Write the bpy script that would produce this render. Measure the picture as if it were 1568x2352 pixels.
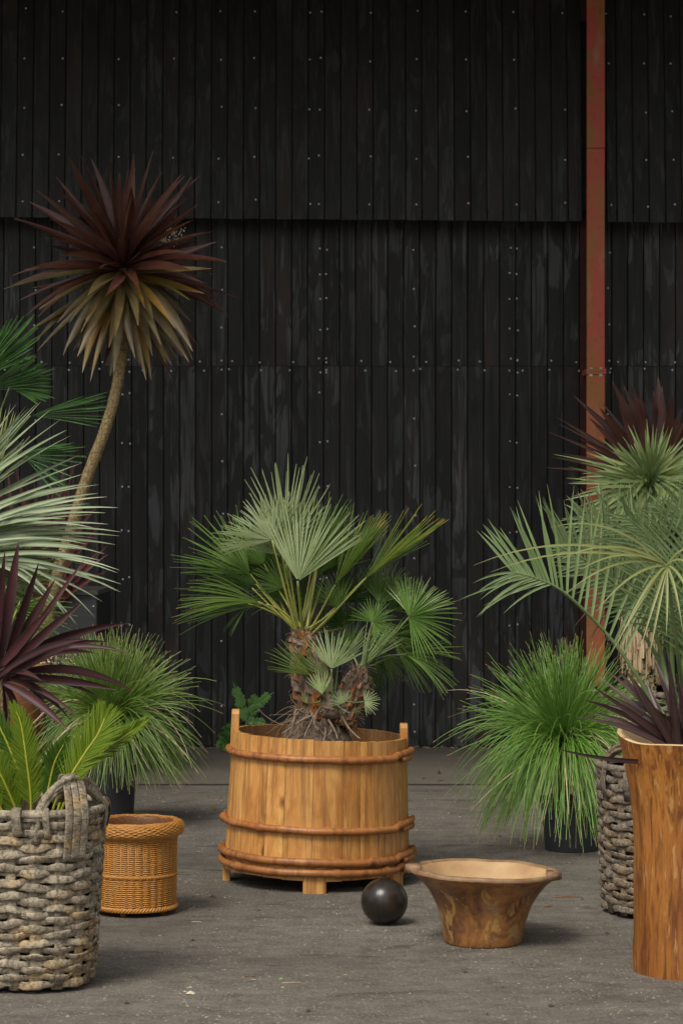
import bpy, math, random
from mathutils import Vector as V, Matrix, noise as mn
import colorsys
random.seed(7)
R = random.random
def U(a, b): return a + (b - a) * random.random()
rad = math.radians
sc = bpy.context.scene
for o in list(bpy.data.objects): bpy.data.objects.remove(o)

# ---------------------------------------------------------------- camera
CAMH, F = 1.49, 85 / 24 * 1568
HOR = 1185.0
cam = bpy.data.cameras.new('camera'); camo = bpy.data.objects.new('camera', cam)
sc.collection.objects.link(camo); sc.camera = camo
camo.location = (0, 0, CAMH); camo.rotation_euler = (rad(90), 0, 0)
cam.sensor_fit = 'HORIZONTAL'; cam.sensor_width = 24; cam.lens = 85
cam.shift_y = (HOR - 1176) / 2352
cam.clip_start = .1; cam.clip_end = 400
cam.dof.use_dof = True; cam.dof.focus_distance = 9.6; cam.dof.aperture_fstop = 9
sc.render.resolution_x = 682; sc.render.resolution_y = 1024
# ---------------------------------------------------------------- sky and sun
SUN_EL, SUN_AZ = 52, 212          # azimuth clockwise from +Y
w = bpy.data.worlds.new('World'); sc.world = w; w.use_nodes = True
nt = w.node_tree; nt.nodes.clear()
sky = nt.nodes.new('ShaderNodeTexSky'); sky.sky_type = 'NISHITA'; sky.sun_disc = False
sky.sun_elevation = rad(SUN_EL); sky.sun_rotation = rad(SUN_AZ)
sky.air_density = 1.0; sky.dust_density = 4.0; sky.ozone_density = 1.0
hs = nt.nodes.new('ShaderNodeHueSaturation'); hs.inputs['Saturation'].default_value = .04
bg = nt.nodes.new('ShaderNodeBackground'); bg.inputs['Strength'].default_value = .10
wo = nt.nodes.new('ShaderNodeOutputWorld')
nt.links.new(sky.outputs[0], hs.inputs['Color']); nt.links.new(hs.outputs[0], bg.inputs[0]); nt.links.new(bg.outputs[0], wo.inputs[0])
sl = bpy.data.lights.new('sun', 'SUN'); sl.energy = 1.75; sl.angle = rad(20); sl.color = (1, .91, .78)
so = bpy.data.objects.new('sun', sl); sc.collection.objects.link(so)
sd = V((math.sin(rad(SUN_AZ)) * math.cos(rad(SUN_EL)), math.cos(rad(SUN_AZ)) * math.cos(rad(SUN_EL)), math.sin(rad(SUN_EL))))
so.rotation_euler = sd.to_track_quat('Z', 'Y').to_euler(); so.location = (-6, -8, 14)
sc.view_settings.view_transform = 'Standard'; sc.view_settings.look = 'None'
sc.view_settings.exposure = 0.36; sc.view_settings.gamma = 1; sc.view_settings.use_curve_mapping = False

# ---------------------------------------------------------------- helpers
def P(x, y, Y): return V(((x - 784) * Y / F, Y, CAMH - (y - HOR) * Y / F))
def G(x, y):
    Y = CAMH * F / (y - HOR); return V(((x - 784) * Y / F, Y, 0))
def px(n, Y): return n * Y / F
UP = V((0, 0, 1)); TOCAM = V((0, -1, 0))
C = sc.collection
class MB:
    def __init__(s): s.v = []; s.f = []; s.uv = []; s.mi = []; s.m = 0
    def add(s, p, uv=(0, 0)): s.v.append(tuple(p)); s.uv.append(uv); return len(s.v) - 1
    def face(s, *i): s.f.append(i); s.mi.append(s.m)
    def tube(s, pts, radii, n=6, caps=True, flat=1.0, up=UP, jit=0):
        """round tube along pts; flat squashes along the second axis"""
        rings = []; L = len(pts); a0 = None
        for i, p in enumerate(pts):
            t = (pts[min(i + 1, L - 1)] - pts[max(i - 1, 0)]); t = t.normalized() if t.length > 1e-9 else UP.copy()
            if a0 is None:
                a = t.cross(up)
                if a.length < 1e-3: a = t.cross(V((1, 0, 0)))
            else:
                a = a0 - t * a0.dot(t)
                if up is not UP:
                    b_ = t.cross(up)
                    if b_.length > 1e-3: a = b_
            a.normalize(); a0 = a; b = a.cross(t)
            r = radii[i] if isinstance(radii, (list, tuple)) else radii
            ring = []
            for k in range(n):
                q = 2 * math.pi * k / n; j = 1 + (R() - .5) * jit
                ring.append(s.add(p + a * (math.cos(q) * r * j) + b * (math.sin(q) * r * flat * j), (k / n, i / max(1, L - 1))))
            rings.append(ring)
        for i in range(L - 1):
            for k in range(n):
                s.face(rings[i][k], rings[i][(k + 1) % n], rings[i + 1][(k + 1) % n], rings[i + 1][k])
        if caps: s.face(*rings[0][::-1]); s.face(*rings[-1])
    def ribbon(s, pts, ws, up=UP, fold=.15, u0=0, tip=True):
        L = len(pts); rows = []
        for i, p in enumerate(pts):
            t = (pts[min(i + 1, L - 1)] - pts[max(i - 1, 0)]).normalized()
            side = t.cross(up)
            if side.length < 1e-3: side = t.cross(V((1, .3, 0)))
            side.normalize(); n = side.cross(t).normalized(); w_ = ws[i] / 2
            v = i / (L - 1)
            if fold is None:
                rows.append((s.add(p - side * w_, (0, v)), s.add(p + side * w_, (1, v))))
            else:
                rows.append((s.add(p - side * w_ + n * w_ * fold, (0, v)), s.add(p - n * w_ * fold, (.5, v)), s.add(p + side * w_ + n * w_ * fold, (1, v))))
        for i in range(L - 1):
            a, b = rows[i], rows[i + 1]
            for k in range(len(a) - 1): s.face(a[k], a[k + 1], b[k + 1], b[k])
    def box(s, c, d, M=None):
        x, y, z = d[0] / 2, d[1] / 2, d[2] / 2; i = []
        for sx, sy, sz in ((-1,-1,-1),(1,-1,-1),(1,1,-1),(-1,1,-1),(-1,-1,1),(1,-1,1),(1,1,1),(-1,1,1)):
            p = V((sx * x, sy * y, sz * z)); p = (M @ p) if M else p
            i.append(s.add(V(c) + p))
        for f in ((0,3,2,1),(4,5,6,7),(0,1,5,4),(1,2,6,5),(2,3,7,6),(3,0,4,7)): s.face(*[i[k] for k in f])
    def chamfer_box(s, c, d, b, M=None):
        """box with chamfered edges (octagonal section along its longest use: front edges)"""
        x, y, z = d[0] / 2, d[1] / 2, d[2] / 2
        prof = [(-x + b, -y), (x - b, -y), (x, -y + b), (x, y), (-x, y), (-x, -y + b)]
        lo = []; hi = []
        for q in prof:
            for zz, L in ((-z, lo), (z, hi)):
                p = V((q[0], q[1], zz)); p = (M @ p) if M else p; L.append(s.add(V(c) + p))
        n = len(prof)
        for k in range(n): s.face(lo[k], lo[(k + 1) % n], hi[(k + 1) % n], hi[k])
        s.face(*lo[::-1]); s.face(*hi)
    def lathe(s, prof, n=48, c=V((0, 0, 0)), warp=None, closed=False):
        rows = []
        for j, (r, z) in enumerate(prof):
            row = []
            for k in range(n):
                a = 2 * math.pi * k / n
                p = V((r * math.cos(a), r * math.sin(a), z))
                if warp: p = warp(p, a, j)
                row.append(s.add(c + p, (k / n, j / max(1, len(prof) - 1))))
            rows.append(row)
        for j in range(len(prof) - 1):
            for k in range(n): s.face(rows[j][k], rows[j][(k + 1) % n], rows[j + 1][(k + 1) % n], rows[j + 1][k])
        s.face(*rows[0][::-1])
        if prof[-1][0] > 1e-4 and closed: s.face(*rows[-1])
    def build(s, name, mats, parent=None, loc=None, smooth=True, **tags):
        org = V(loc) if loc is not None else (V(parent['_o']) if parent is not None else V((0, 0, 0)))
        me = bpy.data.meshes.new(name)
        me.from_pydata([(a - org.x, b - org.y, c - org.z) for a, b, c in s.v], [], s.f)
        uvl = me.uv_layers.new(name='UVMap'); idx = [0] * len(me.loops); me.loops.foreach_get('vertex_index', idx)
        fl = [0.0] * (2 * len(idx))
        for i, vi in enumerate(idx): fl[2 * i], fl[2 * i + 1] = s.uv[vi]
        uvl.data.foreach_set('uv', fl)
        for m in (mats if isinstance(mats, (list, tuple)) else [mats]): me.materials.append(m)
        me.polygons.foreach_set('material_index', s.mi)
        me.polygons.foreach_set('use_smooth', [smooth] * len(s.f))
        me.update()
        o = bpy.data.objects.new(name, me); C.objects.link(o); o['_o'] = tuple(org)
        if parent is not None: o.parent = parent
        else: o.location = org
        for k, v in tags.items(): o[k] = v
        return o
def empty(name, loc, label, cat, group=None):
    o = bpy.data.objects.new(name, None); C.objects.link(o); o.location = loc; o.empty_display_size = .1
    o['_o'] = tuple(loc); o['label'] = label; o['category'] = cat
    if group: o['group'] = group
    return o
def arc(p, d, L, g, n=8, wig=0):
    """path that starts at p along d and bends down under weight g"""
    pts = [p.copy()]; d = d.normalized(); st = L / n; k = V((U(-1, 1), U(-1, 1), U(-1, 1))) * wig
    for i in range(n):
        d = (d + V((0, 0, -1)) * (g / n) * (1 - .5 * abs(d.z) if d.z < 0 else 1) + k / n).normalized()
        pts.append(pts[-1] + d * st)
    return pts
def quad(a, b, bow=V((0, 0, 0)), n=8):
    m = (a + b) / 2 + bow; return [(a * (1 - t) ** 2 + m * 2 * t * (1 - t) + b * t * t) for t in [i / n for i in range(n + 1)]]
def spline(P_, n=6):
    out = []; Q = [P_[0] * 2 - P_[1]] + list(P_) + [P_[-1] * 2 - P_[-2]]
    for i in range(1, len(Q) - 2):
        for k in range(n):
            t = k / n; a, b, c, d = Q[i - 1:i + 3]
            out.append(.5 * ((2 * b) + (c - a) * t + (2 * a - 5 * b + 4 * c - d) * t * t + (3 * b - a - 3 * c + d) * t ** 3))
    out.append(P_[-1].copy()); return out
def leafw(w_, n, base=.35, peak=.45, tip=.03):
    o = []
    for i in range(n + 1):
        t = i / n
        if t < peak: q = base + (1 - base) * math.sin(t / peak * math.pi / 2)
        else: q = tip + (1 - tip) * (1 - ((t - peak) / (1 - peak)) ** 1.7)
        o.append(w_ * q)
    return o

# ---------------------------------------------------------------- materials
class NM:
    def __init__(s, name):
        s.m = bpy.data.materials.new(name); s.m.use_nodes = True; s.t = s.m.node_tree; s.t.nodes.clear()
        s.out = s.n('ShaderNodeOutputMaterial'); s.b = s.n('ShaderNodeBsdfPrincipled'); s.l(s.b.outputs[0], s.out.inputs[0])
        s.tc = s.n('ShaderNodeTexCoord'); s.oi = s.n('ShaderNodeObjectInfo')
    def n(s, k, **kw):
        q = s.t.nodes.new(k)
        for a, b in kw.items(): setattr(q, a, b)
        return q
    def l(s, a, b): s.t.links.new(a, b)
    def setin(s, sock, v):
        if hasattr(v, 'is_output'): s.l(v, sock)
        else: sock.default_value = v if not (isinstance(v, tuple) and len(v) == 3 and sock.type == 'RGBA') else (*v, 1)
    def map(s, scale=(1, 1, 1), src='Object', rnd=0, rot=(0, 0, 0)):
        q = s.n('ShaderNodeMapping'); q.inputs['Scale'].default_value = scale; q.inputs['Rotation'].default_value = rot
        s.l(s.tc.outputs[src], q.inputs[0])
        if rnd:
            m = s.n('ShaderNodeMath', operation='MULTIPLY'); s.l(s.oi.outputs['Random'], m.inputs[0]); m.inputs[1].default_value = rnd
            s.l(m.outputs[0], q.inputs['Location'])
        return q.outputs[0]
    def noise(s, vec, scale=5, detail=4, rough=.55, dist=0, col=False):
        q = s.n('ShaderNodeTexNoise'); q.inputs['Scale'].default_value = scale; q.inputs['Detail'].default_value = detail
        q.inputs['Roughness'].default_value = rough; q.inputs['Distortion'].default_value = dist; s.l(vec, q.inputs['Vector']); return q.outputs['Color' if col else 'Fac']
    def voro(s, vec, scale=5, feature='F1', out='Distance', rnd=1):
        q = s.n('ShaderNodeTexVoronoi', feature=feature); q.inputs['Scale'].default_value = scale; q.inputs['Randomness'].default_value = rnd; s.l(vec, q.inputs['Vector']); return q.outputs[out]
    def ramp(s, f, *st):
        q = s.n('ShaderNodeValToRGB'); e = q.color_ramp.elements
        while len(e) < len(st): e.new(.5)
        for i, (p, c) in enumerate(st):
            e[i].position = p; e[i].color = (c, c, c, 1) if not isinstance(c, tuple) else (*c, 1)
        s.l(f, q.inputs[0]); return q.outputs[0]
    def mix(s, f, a, b, mode='MIX'):
        q = s.n('ShaderNodeMix', data_type='RGBA', blend_type=mode)
        s.setin(q.inputs[0], f); s.setin(q.inputs[6], a); s.setin(q.inputs[7], b); return q.outputs[2]
    def math(s, op, a, b=0):
        q = s.n('ShaderNodeMath', operation=op); s.setin(q.inputs[0], a); s.setin(q.inputs[1], b); return q.outputs[0]
    def val(s, c, f):      # multiply brightness by a socket
        q = s.n('ShaderNodeHueSaturation'); s.setin(q.inputs['Value'], f); s.setin(q.inputs['Color'], c); return q.outputs[0]
    def bump(s, h, strength=.5, dist=.01):
        q = s.n('ShaderNodeBump'); q.inputs['Strength'].default_value = strength; q.inputs['Distance'].default_value = dist; s.l(h, q.inputs['Height']); s.l(q.outputs[0], s.b.inputs['Normal'])
    def rnd(s, a, b):
        q = s.n('ShaderNodeMapRange'); s.l(s.oi.outputs['Random'], q.inputs[0]); q.inputs[3].default_value = a; q.inputs[4].default_value = b; return q.outputs[0]
    def fin(s, col, rough=.6, spec=.5):
        s.setin(s.b.inputs['Base Color'], col); s.setin(s.b.inputs['Roughness'], rough); s.b.inputs['Specular IOR Level'].default_value = spec; return s.m

def leafmat(name, base, alt, tip, mid=None, rough=.42, tr=.18, tipstart=.9, spec=.5, vary=.25, streak=.3, midw=.06):
    m = NM(name); uv = m.tc.outputs['UV']; sp = m.n('ShaderNodeSeparateXYZ'); m.l(uv, sp.inputs[0])
    pos = m.map((1, 1, 1), 'Object')
    c = m.mix(m.ramp(m.noise(pos, 9, 3), (.35, 0.), (.65, 1.)), base, alt)
    st = m.noise(m.map((60, 1.5, 1), 'UV', rnd=11), 1, 2)
    c = m.val(c, m.math('ADD', m.math('MULTIPLY', m.ramp(st, (.3, 0.), (.7, 1.)), streak), 1 - streak / 2))
    if mid:
        d = m.math('ABSOLUTE', m.math('SUBTRACT', sp.outputs[0], .5))
        c = m.mix(m.ramp(d, (midw * .5, 1.), (midw, 0.)), c, mid)
    tn = m.math('ADD', sp.outputs[1], m.math('MULTIPLY', m.math('SUBTRACT', m.noise(pos, 25, 2), .5), .12))
    c = m.mix(m.ramp(tn, (tipstart, 0.), (min(.999, tipstart + .05), 1.)), c, tip)
    c = m.val(c, m.rnd(1 - vary, 1 + vary))
    m.fin(c, rough, spec)
    if tr:
        t = m.n('ShaderNodeBsdfTranslucent'); m.setin(t.inputs[0], c); x = m.n('ShaderNodeMixShader'); x.inputs[0].default_value = tr
        m.l(m.b.outputs[0], x.inputs[1]); m.l(t.outputs[0], x.inputs[2]); m.l(x.outputs[0], m.out.inputs[0])
    return m.m
def plain(name, a, b, scale=20, rough=.6, bump=0, stretch=(1, 1, 1), spec=.5, vary=0, det=5, bd=.004):
    m = NM(name); n_ = m.noise(m.map(stretch, 'Object', rnd=5 if vary else 0), scale, det)
    c = m.mix(m.ramp(n_, (.3, 0.), (.7, 1.)), a, b)
    if vary: c = m.val(c, m.rnd(1 - vary, 1 + vary))
    if bump: m.bump(n_, bump, bd)
    return m.fin(c, rough, spec)

def wallmat(nm='black_stained_board', pf=.85):
    m = NM(nm); vec = m.map((1, 1, 1), 'Object', rnd=9)
    warp = m.noise(m.map((5, 5, 1.3), 'Object', rnd=9), 1.6, 3, .5, 1.6)
    streak = m.noise(m.map((26, 26, 1.1), 'Object', rnd=9), 1.0, 5, .6, 1.2)
    pale = m.math('MULTIPLY', m.ramp(warp, (.48, 0.), (.54, 1.)), m.ramp(streak, (.44, 0.), (.56, 1.)))
    brown = m.ramp(m.noise(m.map((3, 3, 1.2), 'Object', rnd=3), 1.3, 3), (.5, 0.), (.7, 1.))
    fine = m.noise(m.map((70, 70, 2.5), 'Object', rnd=9), 1, 4)
    c = m.mix(m.ramp(fine, (.3, 0.), (.75, 1.)), (.0108, .0114, .0106), (.0225, .0235, .0215))
    c = m.mix(m.math('MULTIPLY', brown, .6), c, (.046, .032, .021))
    c = m.mix(m.math('MULTIPLY', pale, m.math('MULTIPLY', m.ramp(m.noise(m.map((1.1, 1, .6)), 1.3, 4, .6), (.38, .2), (.56, 1.)), pf)), c, (.082, .088, .090))
    kn = m.voro(m.map((2.2, 2.2, 1.0), 'Object'), 1.3); c = m.mix(m.ramp(kn, (.03, .85), (.13, 0.)), c, (.004, .004, .004))
    c = m.mix(m.ramp(m.noise(m.map((1, 1, 1)), 2.2, 6, .7), (.58, 0.), (.72, .5)), c, (.030, .027, .022)); c = m.val(c, m.rnd(.62, 1.25))
    m.bump(fine, .35, .003)
    return m.fin(c, m.ramp(streak, (.3, .62), (.7, .5)), .35)
M = {}
M['board'] = wallmat(); M['boardup'] = wallmat('upper_black_board', .38)
M['backing'] = plain('dark_backing', (.004, .0035, .003), (.008, .007, .006), 8, .9)
M['rawwood'] = plain('raw_board_edge', (.07, .038, .02), (.11, .06, .03), 30, .8, stretch=(1, 1, .2))
M['screw'] = plain('zinc_screw', (.75, .77, .8), (.5, .52, .55), 60, .35)
M['drip'] = plain('dried_white_drip', (.22, .22, .2), (.08, .08, .07), 40, .8)
def rust():
    m = NM('rusty_red_steel'); a = m.noise(m.map((3, 3, 1.2)), 2.2, 6, .6, .8); b = m.noise(m.map((1, 1, 1)), 30, 5, .7)
    c = m.mix(m.ramp(a, (.44, 0.), (.56, 1.)), (.58, .105, .068), (.42, .165, .045))
    c = m.mix(m.ramp(m.noise(m.map((6, 6, 2)), 1.4, 4), (.55, 0.), (.7, 1.)), c, (.54, .22, .14))
    c = m.mix(m.ramp(b, (.55, 0.), (.78, .55)), c, (.10, .028, .018)); m.bump(b, .3, .003); return m.fin(c, .62)
M['rust'] = rust()
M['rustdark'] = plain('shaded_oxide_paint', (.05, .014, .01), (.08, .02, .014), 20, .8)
def asphalt():
    m = NM('worn_asphalt'); p = m.map((1, 1, 1))
    big = m.noise(p, .9, 5, .6); med = m.noise(m.map((1, 1.6, 1)), 7, 8, .75); fine = m.noise(p, 85, 6, .8)
    st = m.voro(p, 62); sc_ = m.voro(p, 62, out='Color')
    c = m.mix(m.ramp(big, (.35, 0.), (.65, 1.)), (.120, .107, .089), (.192, .174, .148))
    c = m.mix(m.ramp(med, (.36, .75), (.6, 0.)), c, (.048, .040, .032))
    c = m.mix(m.ramp(fine, (.48, 0.), (.62, .6)), c, (.27, .245, .205)); c = m.mix(m.ramp(m.noise(p, 48, 6, .8), (.36, .6), (.49, 0.)), c, (.045, .04, .034))
    sep = m.n('ShaderNodeSeparateColor'); m.l(sc_, sep.inputs[0])
    stone = m.math('MULTIPLY', m.ramp(st, (.22, 1.), (.34, 0.)), m.ramp(sep.outputs[0], (.72, 0.), (.8, 1.)))
    c = m.mix(m.math('MULTIPLY', stone, .55), c, (.33, .295, .24))
    dk = m.ramp(m.noise(m.map((1, 1.4, 1)), 1.1, 4), (.56, 0.), (.68, .5)); c = m.mix(dk, c, (.05, .042, .034))
    c = m.mix(m.ramp(m.noise(m.map((1, 2, 1)), 2.6, 6, .65, .6), (.60, 0.), (.66, .55)), c, (.040, .033, .026))
    c = m.mix(m.ramp(m.noise(m.map((1, 1.5, 1), rot=(0, 0, .1)), 1.7, 6, .7), (.6, 0.), (.72, .25)), c, (.19, .17, .14))
    h = m.math('ADD', m.math('MULTIPLY', fine, .6), m.math('MULTIPLY', stone, .5)); m.bump(h, .8, .008); return m.fin(c, .82, .4)
M['asphalt'] = asphalt()
def concrete():
    m = NM('stained_concrete_apron'); p = m.map((1, 1, 1)); a = m.noise(p, 1.4, 8, .75); b = m.noise(p, 45, 6, .8)
    c = m.mix(m.ramp(a, (.35, 0.), (.65, 1.)), (.085, .074, .058), (.13, .115, .092)); c = m.mix(m.ramp(b, (.4, 0.), (.75, .5)), c, (.19, .17, .14)); m.bump(b, .4, .005); return m.fin(c, .85, .4)
M['concrete'] = concrete()
M['stone'] = plain('pale_aggregate', (.33, .29, .23), (.14, .12, .095), 14, .8)
M['soil'] = plain('dry_soil', (.06, .042, .028), (.18, .13, .09), 60, .95, .9, bd=.01)
M['root'] = plain('dry_root', (.12, .085, .055), (.27, .205, .145), 70, .85)
def pine(name, a, b, knot, rough=.38, dark=(.2, .075, .02)):
    m = NM(name); g = m.noise(m.map((45, 45, 1.6), 'Object', rnd=13), 1, 4, .6, .6); s_ = m.noise(m.map((7, 7, 1.2), 'Object', rnd=13), 1, 4, .6, 1)
    c = m.mix(m.ramp(s_, (.3, 0.), (.7, 1.)), a, b); c = m.mix(m.ramp(g, (.46, 0.), (.66, .7)), c, dark)
    mid = m.n('ShaderNodeTexWave', wave_type='RINGS', rings_direction='X'); mid.inputs['Scale'].default_value = 2.2; mid.inputs['Distortion'].default_value = 5; mid.inputs['Detail Scale'].default_value = .8
    m.l(m.map((8, 8, .9), 'Object', rnd=13), mid.inputs[0]); c = m.mix(m.ramp(mid.outputs[1], (.8, 0.), (.97, .16)), c, dark)
    kn = m.voro(m.map((6.5, 6.5, 4.2), 'Object', rnd=2), 1); c = m.mix(m.ramp(kn, (.07, .95), (.16, 0.)), c, knot)
    bl = m.noise(m.map((3, 3, 2)), 2.5, 5, .7); c = m.mix(m.ramp(bl, (.48, 0.), (.70, .65)), c, (.30, .11, .022))
    c = m.mix(m.ramp(m.noise(m.map((1, 1, .5)), 16, 6, .75), (.56, 0.), (.70, .45)), c, (.16, .065, .022)); c = m.val(c, m.rnd(.9, 1.1)); m.bump(g, .2, .002); return m.fin(c, rough, .5)
M['pine'] = pine('honey_pine', (.47, .19, .040), (.70, .40, .125), (.10, .035, .015))
M['hoop'] = pine('split_branch_hoop', (.33, .115, .028), (.42, .175, .05), (.10, .03, .012), .48, (.12, .04, .012))
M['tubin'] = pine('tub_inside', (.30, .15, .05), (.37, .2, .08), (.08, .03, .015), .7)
# foliage
M['fan_silver'] = leafmat('silver_fan_leaf', (.33, .41, .19), (.46, .53, .32), (.42, .38, .2), tipstart=.965, rough=.45, tr=.15, streak=.45)
M['fan_green'] = leafmat('green_fan_leaf', (.125, .225, .05), (.195, .30, .085), (.38, .34, .14), tipstart=.96, rough=.4, tr=.2)
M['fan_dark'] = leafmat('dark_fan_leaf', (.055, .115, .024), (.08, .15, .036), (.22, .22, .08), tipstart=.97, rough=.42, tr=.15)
M['fan_lime'] = leafmat('lime_fan_leaf', (.15, .235, .045), (.2, .29, .07), (.5, .33, .10), tipstart=.95, rough=.42, tr=.22)
M['fan_yel'] = leafmat('yellow_tipped_fan_leaf', (.17, .25, .03), (.24, .30, .04), (.50, .42, .05), tipstart=.86, rough=.42, tr=.22)
M['fan_tr'] = leafmat('windmill_fan_leaf', (.075, .185, .045), (.12, .25, .075), (.2, .2, .06), tipstart=.97, rough=.36, tr=.16)
M['petiole'] = plain('petiole', (.20, .24, .045), (.30, .29, .06), 30, .45)
M['petg'] = plain('green_petiole', (.09, .14, .05), (.14, .19, .07), 30, .45)
M['cord_red'] = leafmat('red_cordyline_leaf', (.080, .026, .019), (.115, .052, .031), (.20, .13, .07), mid=(.17, .035, .025), tipstart=.95, vary=.3)
M['cord_olive'] = leafmat('olive_cordyline_leaf', (.125, .080, .034), (.19, .155, .058), (.26, .19, .11), mid=(.18, .10, .05), tipstart=.93, vary=.25)
M['cord_gold'] = leafmat('golden_dying_leaf', (.32, .17, .03), (.20, .15, .03), (.3, .2, .12), tipstart=.9)
M['cord_purple'] = leafmat('purple_cordyline_leaf', (.038, .021, .019), (.060, .026, .024), (.17, .11, .08), mid=(.12, .014, .035), spec=.25, tipstart=.965, vary=.3, midw=.09)
M['cord_mauve'] = leafmat('mauve_cordyline_leaf', (.050, .026, .026), (.075, .042, .040), (.25, .17, .11), mid=(.11, .055, .05), tipstart=.965, vary=.3)
M['phorm'] = leafmat('dusky_red_leaf', (.14, .03, .03), (.09, .024, .024), (.15, .07, .05), tipstart=.95)
M['blue'] = leafmat('blue_green_palm_leaf', (.19, .25, .15), (.26, .32, .19), (.42, .24, .15), mid=(.30, .37, .20), tipstart=.968, vary=.14, tr=.12, midw=.3)
M['yucca'] = leafmat('blue_yucca_leaf', (.19, .28, .12), (.29, .36, .12), (.48, .38, .22), tipstart=.93, vary=.2)
M['butia'] = leafmat('olive_feather_leaf', (.155, .23, .085), (.215, .295, .13), (.40, .28, .16), tipstart=.95, vary=.2)
M['butiay'] = leafmat('pale_feather_leaf', (.22, .24, .075), (.26, .29, .1), (.45, .33, .2), tipstart=.95, vary=.1)
M['sago'] = leafmat('bright_sago_leaf', (.145, .235, .012), (.19, .28, .02), (.36, .36, .05), tipstart=.97, vary=.08, tr=.25)
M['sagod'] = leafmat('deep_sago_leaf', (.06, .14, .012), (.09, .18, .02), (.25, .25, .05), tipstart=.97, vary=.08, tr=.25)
M['sagor'] = plain('yellow_rachis', (.42, .40, .04), (.36, .36, .04), 20, .45)
M['grass'] = leafmat('grass_tree_blade', (.11, .235, .03), (.17, .30, .06), (.38, .24, .12), tipstart=.955, tr=.2, streak=.15)
M['grassl'] = leafmat('dull_grass_tree_blade', (.12, .215, .03), (.185, .28, .06), (.36, .24, .13), tipstart=.94, tr=.2, streak=.15)
M['thistle'] = leafmat('thistle_leaf', (.15, .34, .08), (.2, .4, .12), (.09, .17, .06), tr=.2)
def bark(name, a, b, crack, s=1.0):
    m = NM(name); v_ = m.voro(m.map((1, 1, .55)), 55 * s, 'DISTANCE_TO_EDGE'); n_ = m.noise(m.map((1, 1, 1)), 40, 5, .7)
    c = m.mix(m.ramp(n_, (.3, 0.), (.7, 1.)), a, b); c = m.mix(m.ramp(v_, (.0, .85), (.06, 0.)), c, crack)
    m.bump(m.math('ADD', m.ramp(v_, (0, 0.), (.1, 1.)), n_), .6, .006); return m.fin(c, .85)
M['bark'] = bark('cracked_tan_bark', (.20, .14, .06), (.40, .30, .145), (.04, .026, .012))
M['thatch'] = plain('straw_thatch', (.22, .15, .07), (.52, .40, .24), 30, .85, .5, (1, 1, .15), vary=.0)
M['yb'] = bark('flaky_yucca_bark', (.30, .20, .07), (.48, .34, .15), (.12, .075, .03), .8)
M['fibre'] = plain('brown_fibre', (.05, .03, .017), (.19, .13, .08), 60, .95, .6, (1, 1, .5))
M['scale'] = plain('orange_leaf_base', (.03, .014, .008), (.34, .12, .016), 26, .5)
M['scaled'] = plain('grey_leaf_base', (.06, .042, .028), (.24, .18, .125), 40, .8)
def weather(name, a, b, tan, blk, rough=.8):
    m = NM(name); g = m.noise(m.map((22, 22, 22)), 1, 5, .65); s_ = m.noise(m.map((75, 75, 75)), 1, 5, .7); q = m.noise(m.map((9, 9, 9)), 1, 3)
    uvs = m.noise(m.map((3, 130, 1), 'UV', rnd=7), 1, 3)
    c = m.mix(m.ramp(g, (.35, 0.), (.65, 1.)), a, b); c = m.mix(m.ramp(q, (.5, 0.), (.62, .75)), c, tan)
    c = m.mix(m.ramp(s_, (.48, 0.), (.66, .85)), c, blk); c = m.mix(m.ramp(uvs, (.5, 0.), (.66, .6)), c, blk); m.bump(m.math('ADD', s_, uvs), .7, .005); return m.fin(c, rough, .3)
M['greyw'] = weather('weathered_grey_willow', (.23, .19, .135), (.50, .43, .32), (.50, .35, .18), (.06, .048, .035))
M['greyd'] = weather('dark_grey_willow', (.15, .125, .095), (.28, .235, .18), (.27, .19, .11), (.035, .028, .022))
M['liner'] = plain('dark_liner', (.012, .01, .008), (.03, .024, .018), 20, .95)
M['wick'] = plain('golden_wicker', (.40, .16, .028), (.56, .27, .06), 90, .42, vary=0)
M['wickd'] = plain('deep_golden_wicker', (.13, .04, .008), (.2, .07, .014), 30, .5)
def bowlmat():
    m = NM('burl_bowl'); a = m.noise(m.map((1, 1, .8)), 7, 6, .6, 1.2); b = m.noise(m.map((1, 1, .45)), 14, 5, .65, 1.5)
    c = m.mix(m.ramp(a, (.4, 0.), (.56, 1.)), (.13, .05, .018), (.33, .145, .042)); c = m.mix(m.ramp(b, (.54, 0.), (.60, .65)), c, (.52, .31, .09)); c = m.mix(m.ramp(m.noise(m.map((1, 1, 1)), 26, 6, .75), (.5, 0.), (.7, .7)), c, (.05, .022, .012))
    c = m.mix(m.ramp(m.noise(m.map((1, 1, 1)), 11, 4), (.55, 0.), (.72, .6)), c, (.17, .14, .11)); m.bump(b, .35, .006); return m.fin(c, .45)
M['bowl'] = bowlmat()
M['bowlin'] = plain('bare_wood_inside', (.36, .21, .10), (.52, .35, .17), 9, .6, .2)
M['bowlrim'] = plain('worn_rim', (.17, .085, .04), (.34, .22, .12), 18, .55, .3)
M['ball'] = plain('dark_burnished_wood', (.008, .007, .006), (.034, .022, .015), 34, .30, .4, (1, 1, .12), det=9)
def hollow():
    m = NM('oiled_hollow_log'); g = m.noise(m.map((60, 60, 5)), 1, 5, .7, .6); s_ = m.noise(m.map((9, 9, 2.2)), 1, 4, .6, .5)
    c = m.mix(m.ramp(s_, (.35, 0.), (.65, 1.)), (.24, .08, .014), (.40, .16, .03)); c = m.mix(m.ramp(g, (.47, 0.), (.6, .85)), c, (.11, .034, .008))
    c = m.mix(m.ramp(m.noise(m.map((48, 48, 9), rnd=0), 1, 4, .6, .5), (.58, 0.), (.66, .7)), c, (.50, .27, .09))
    m.bump(g, .6, .006); return m.fin(c, .4)
M['log'] = hollow()
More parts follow.
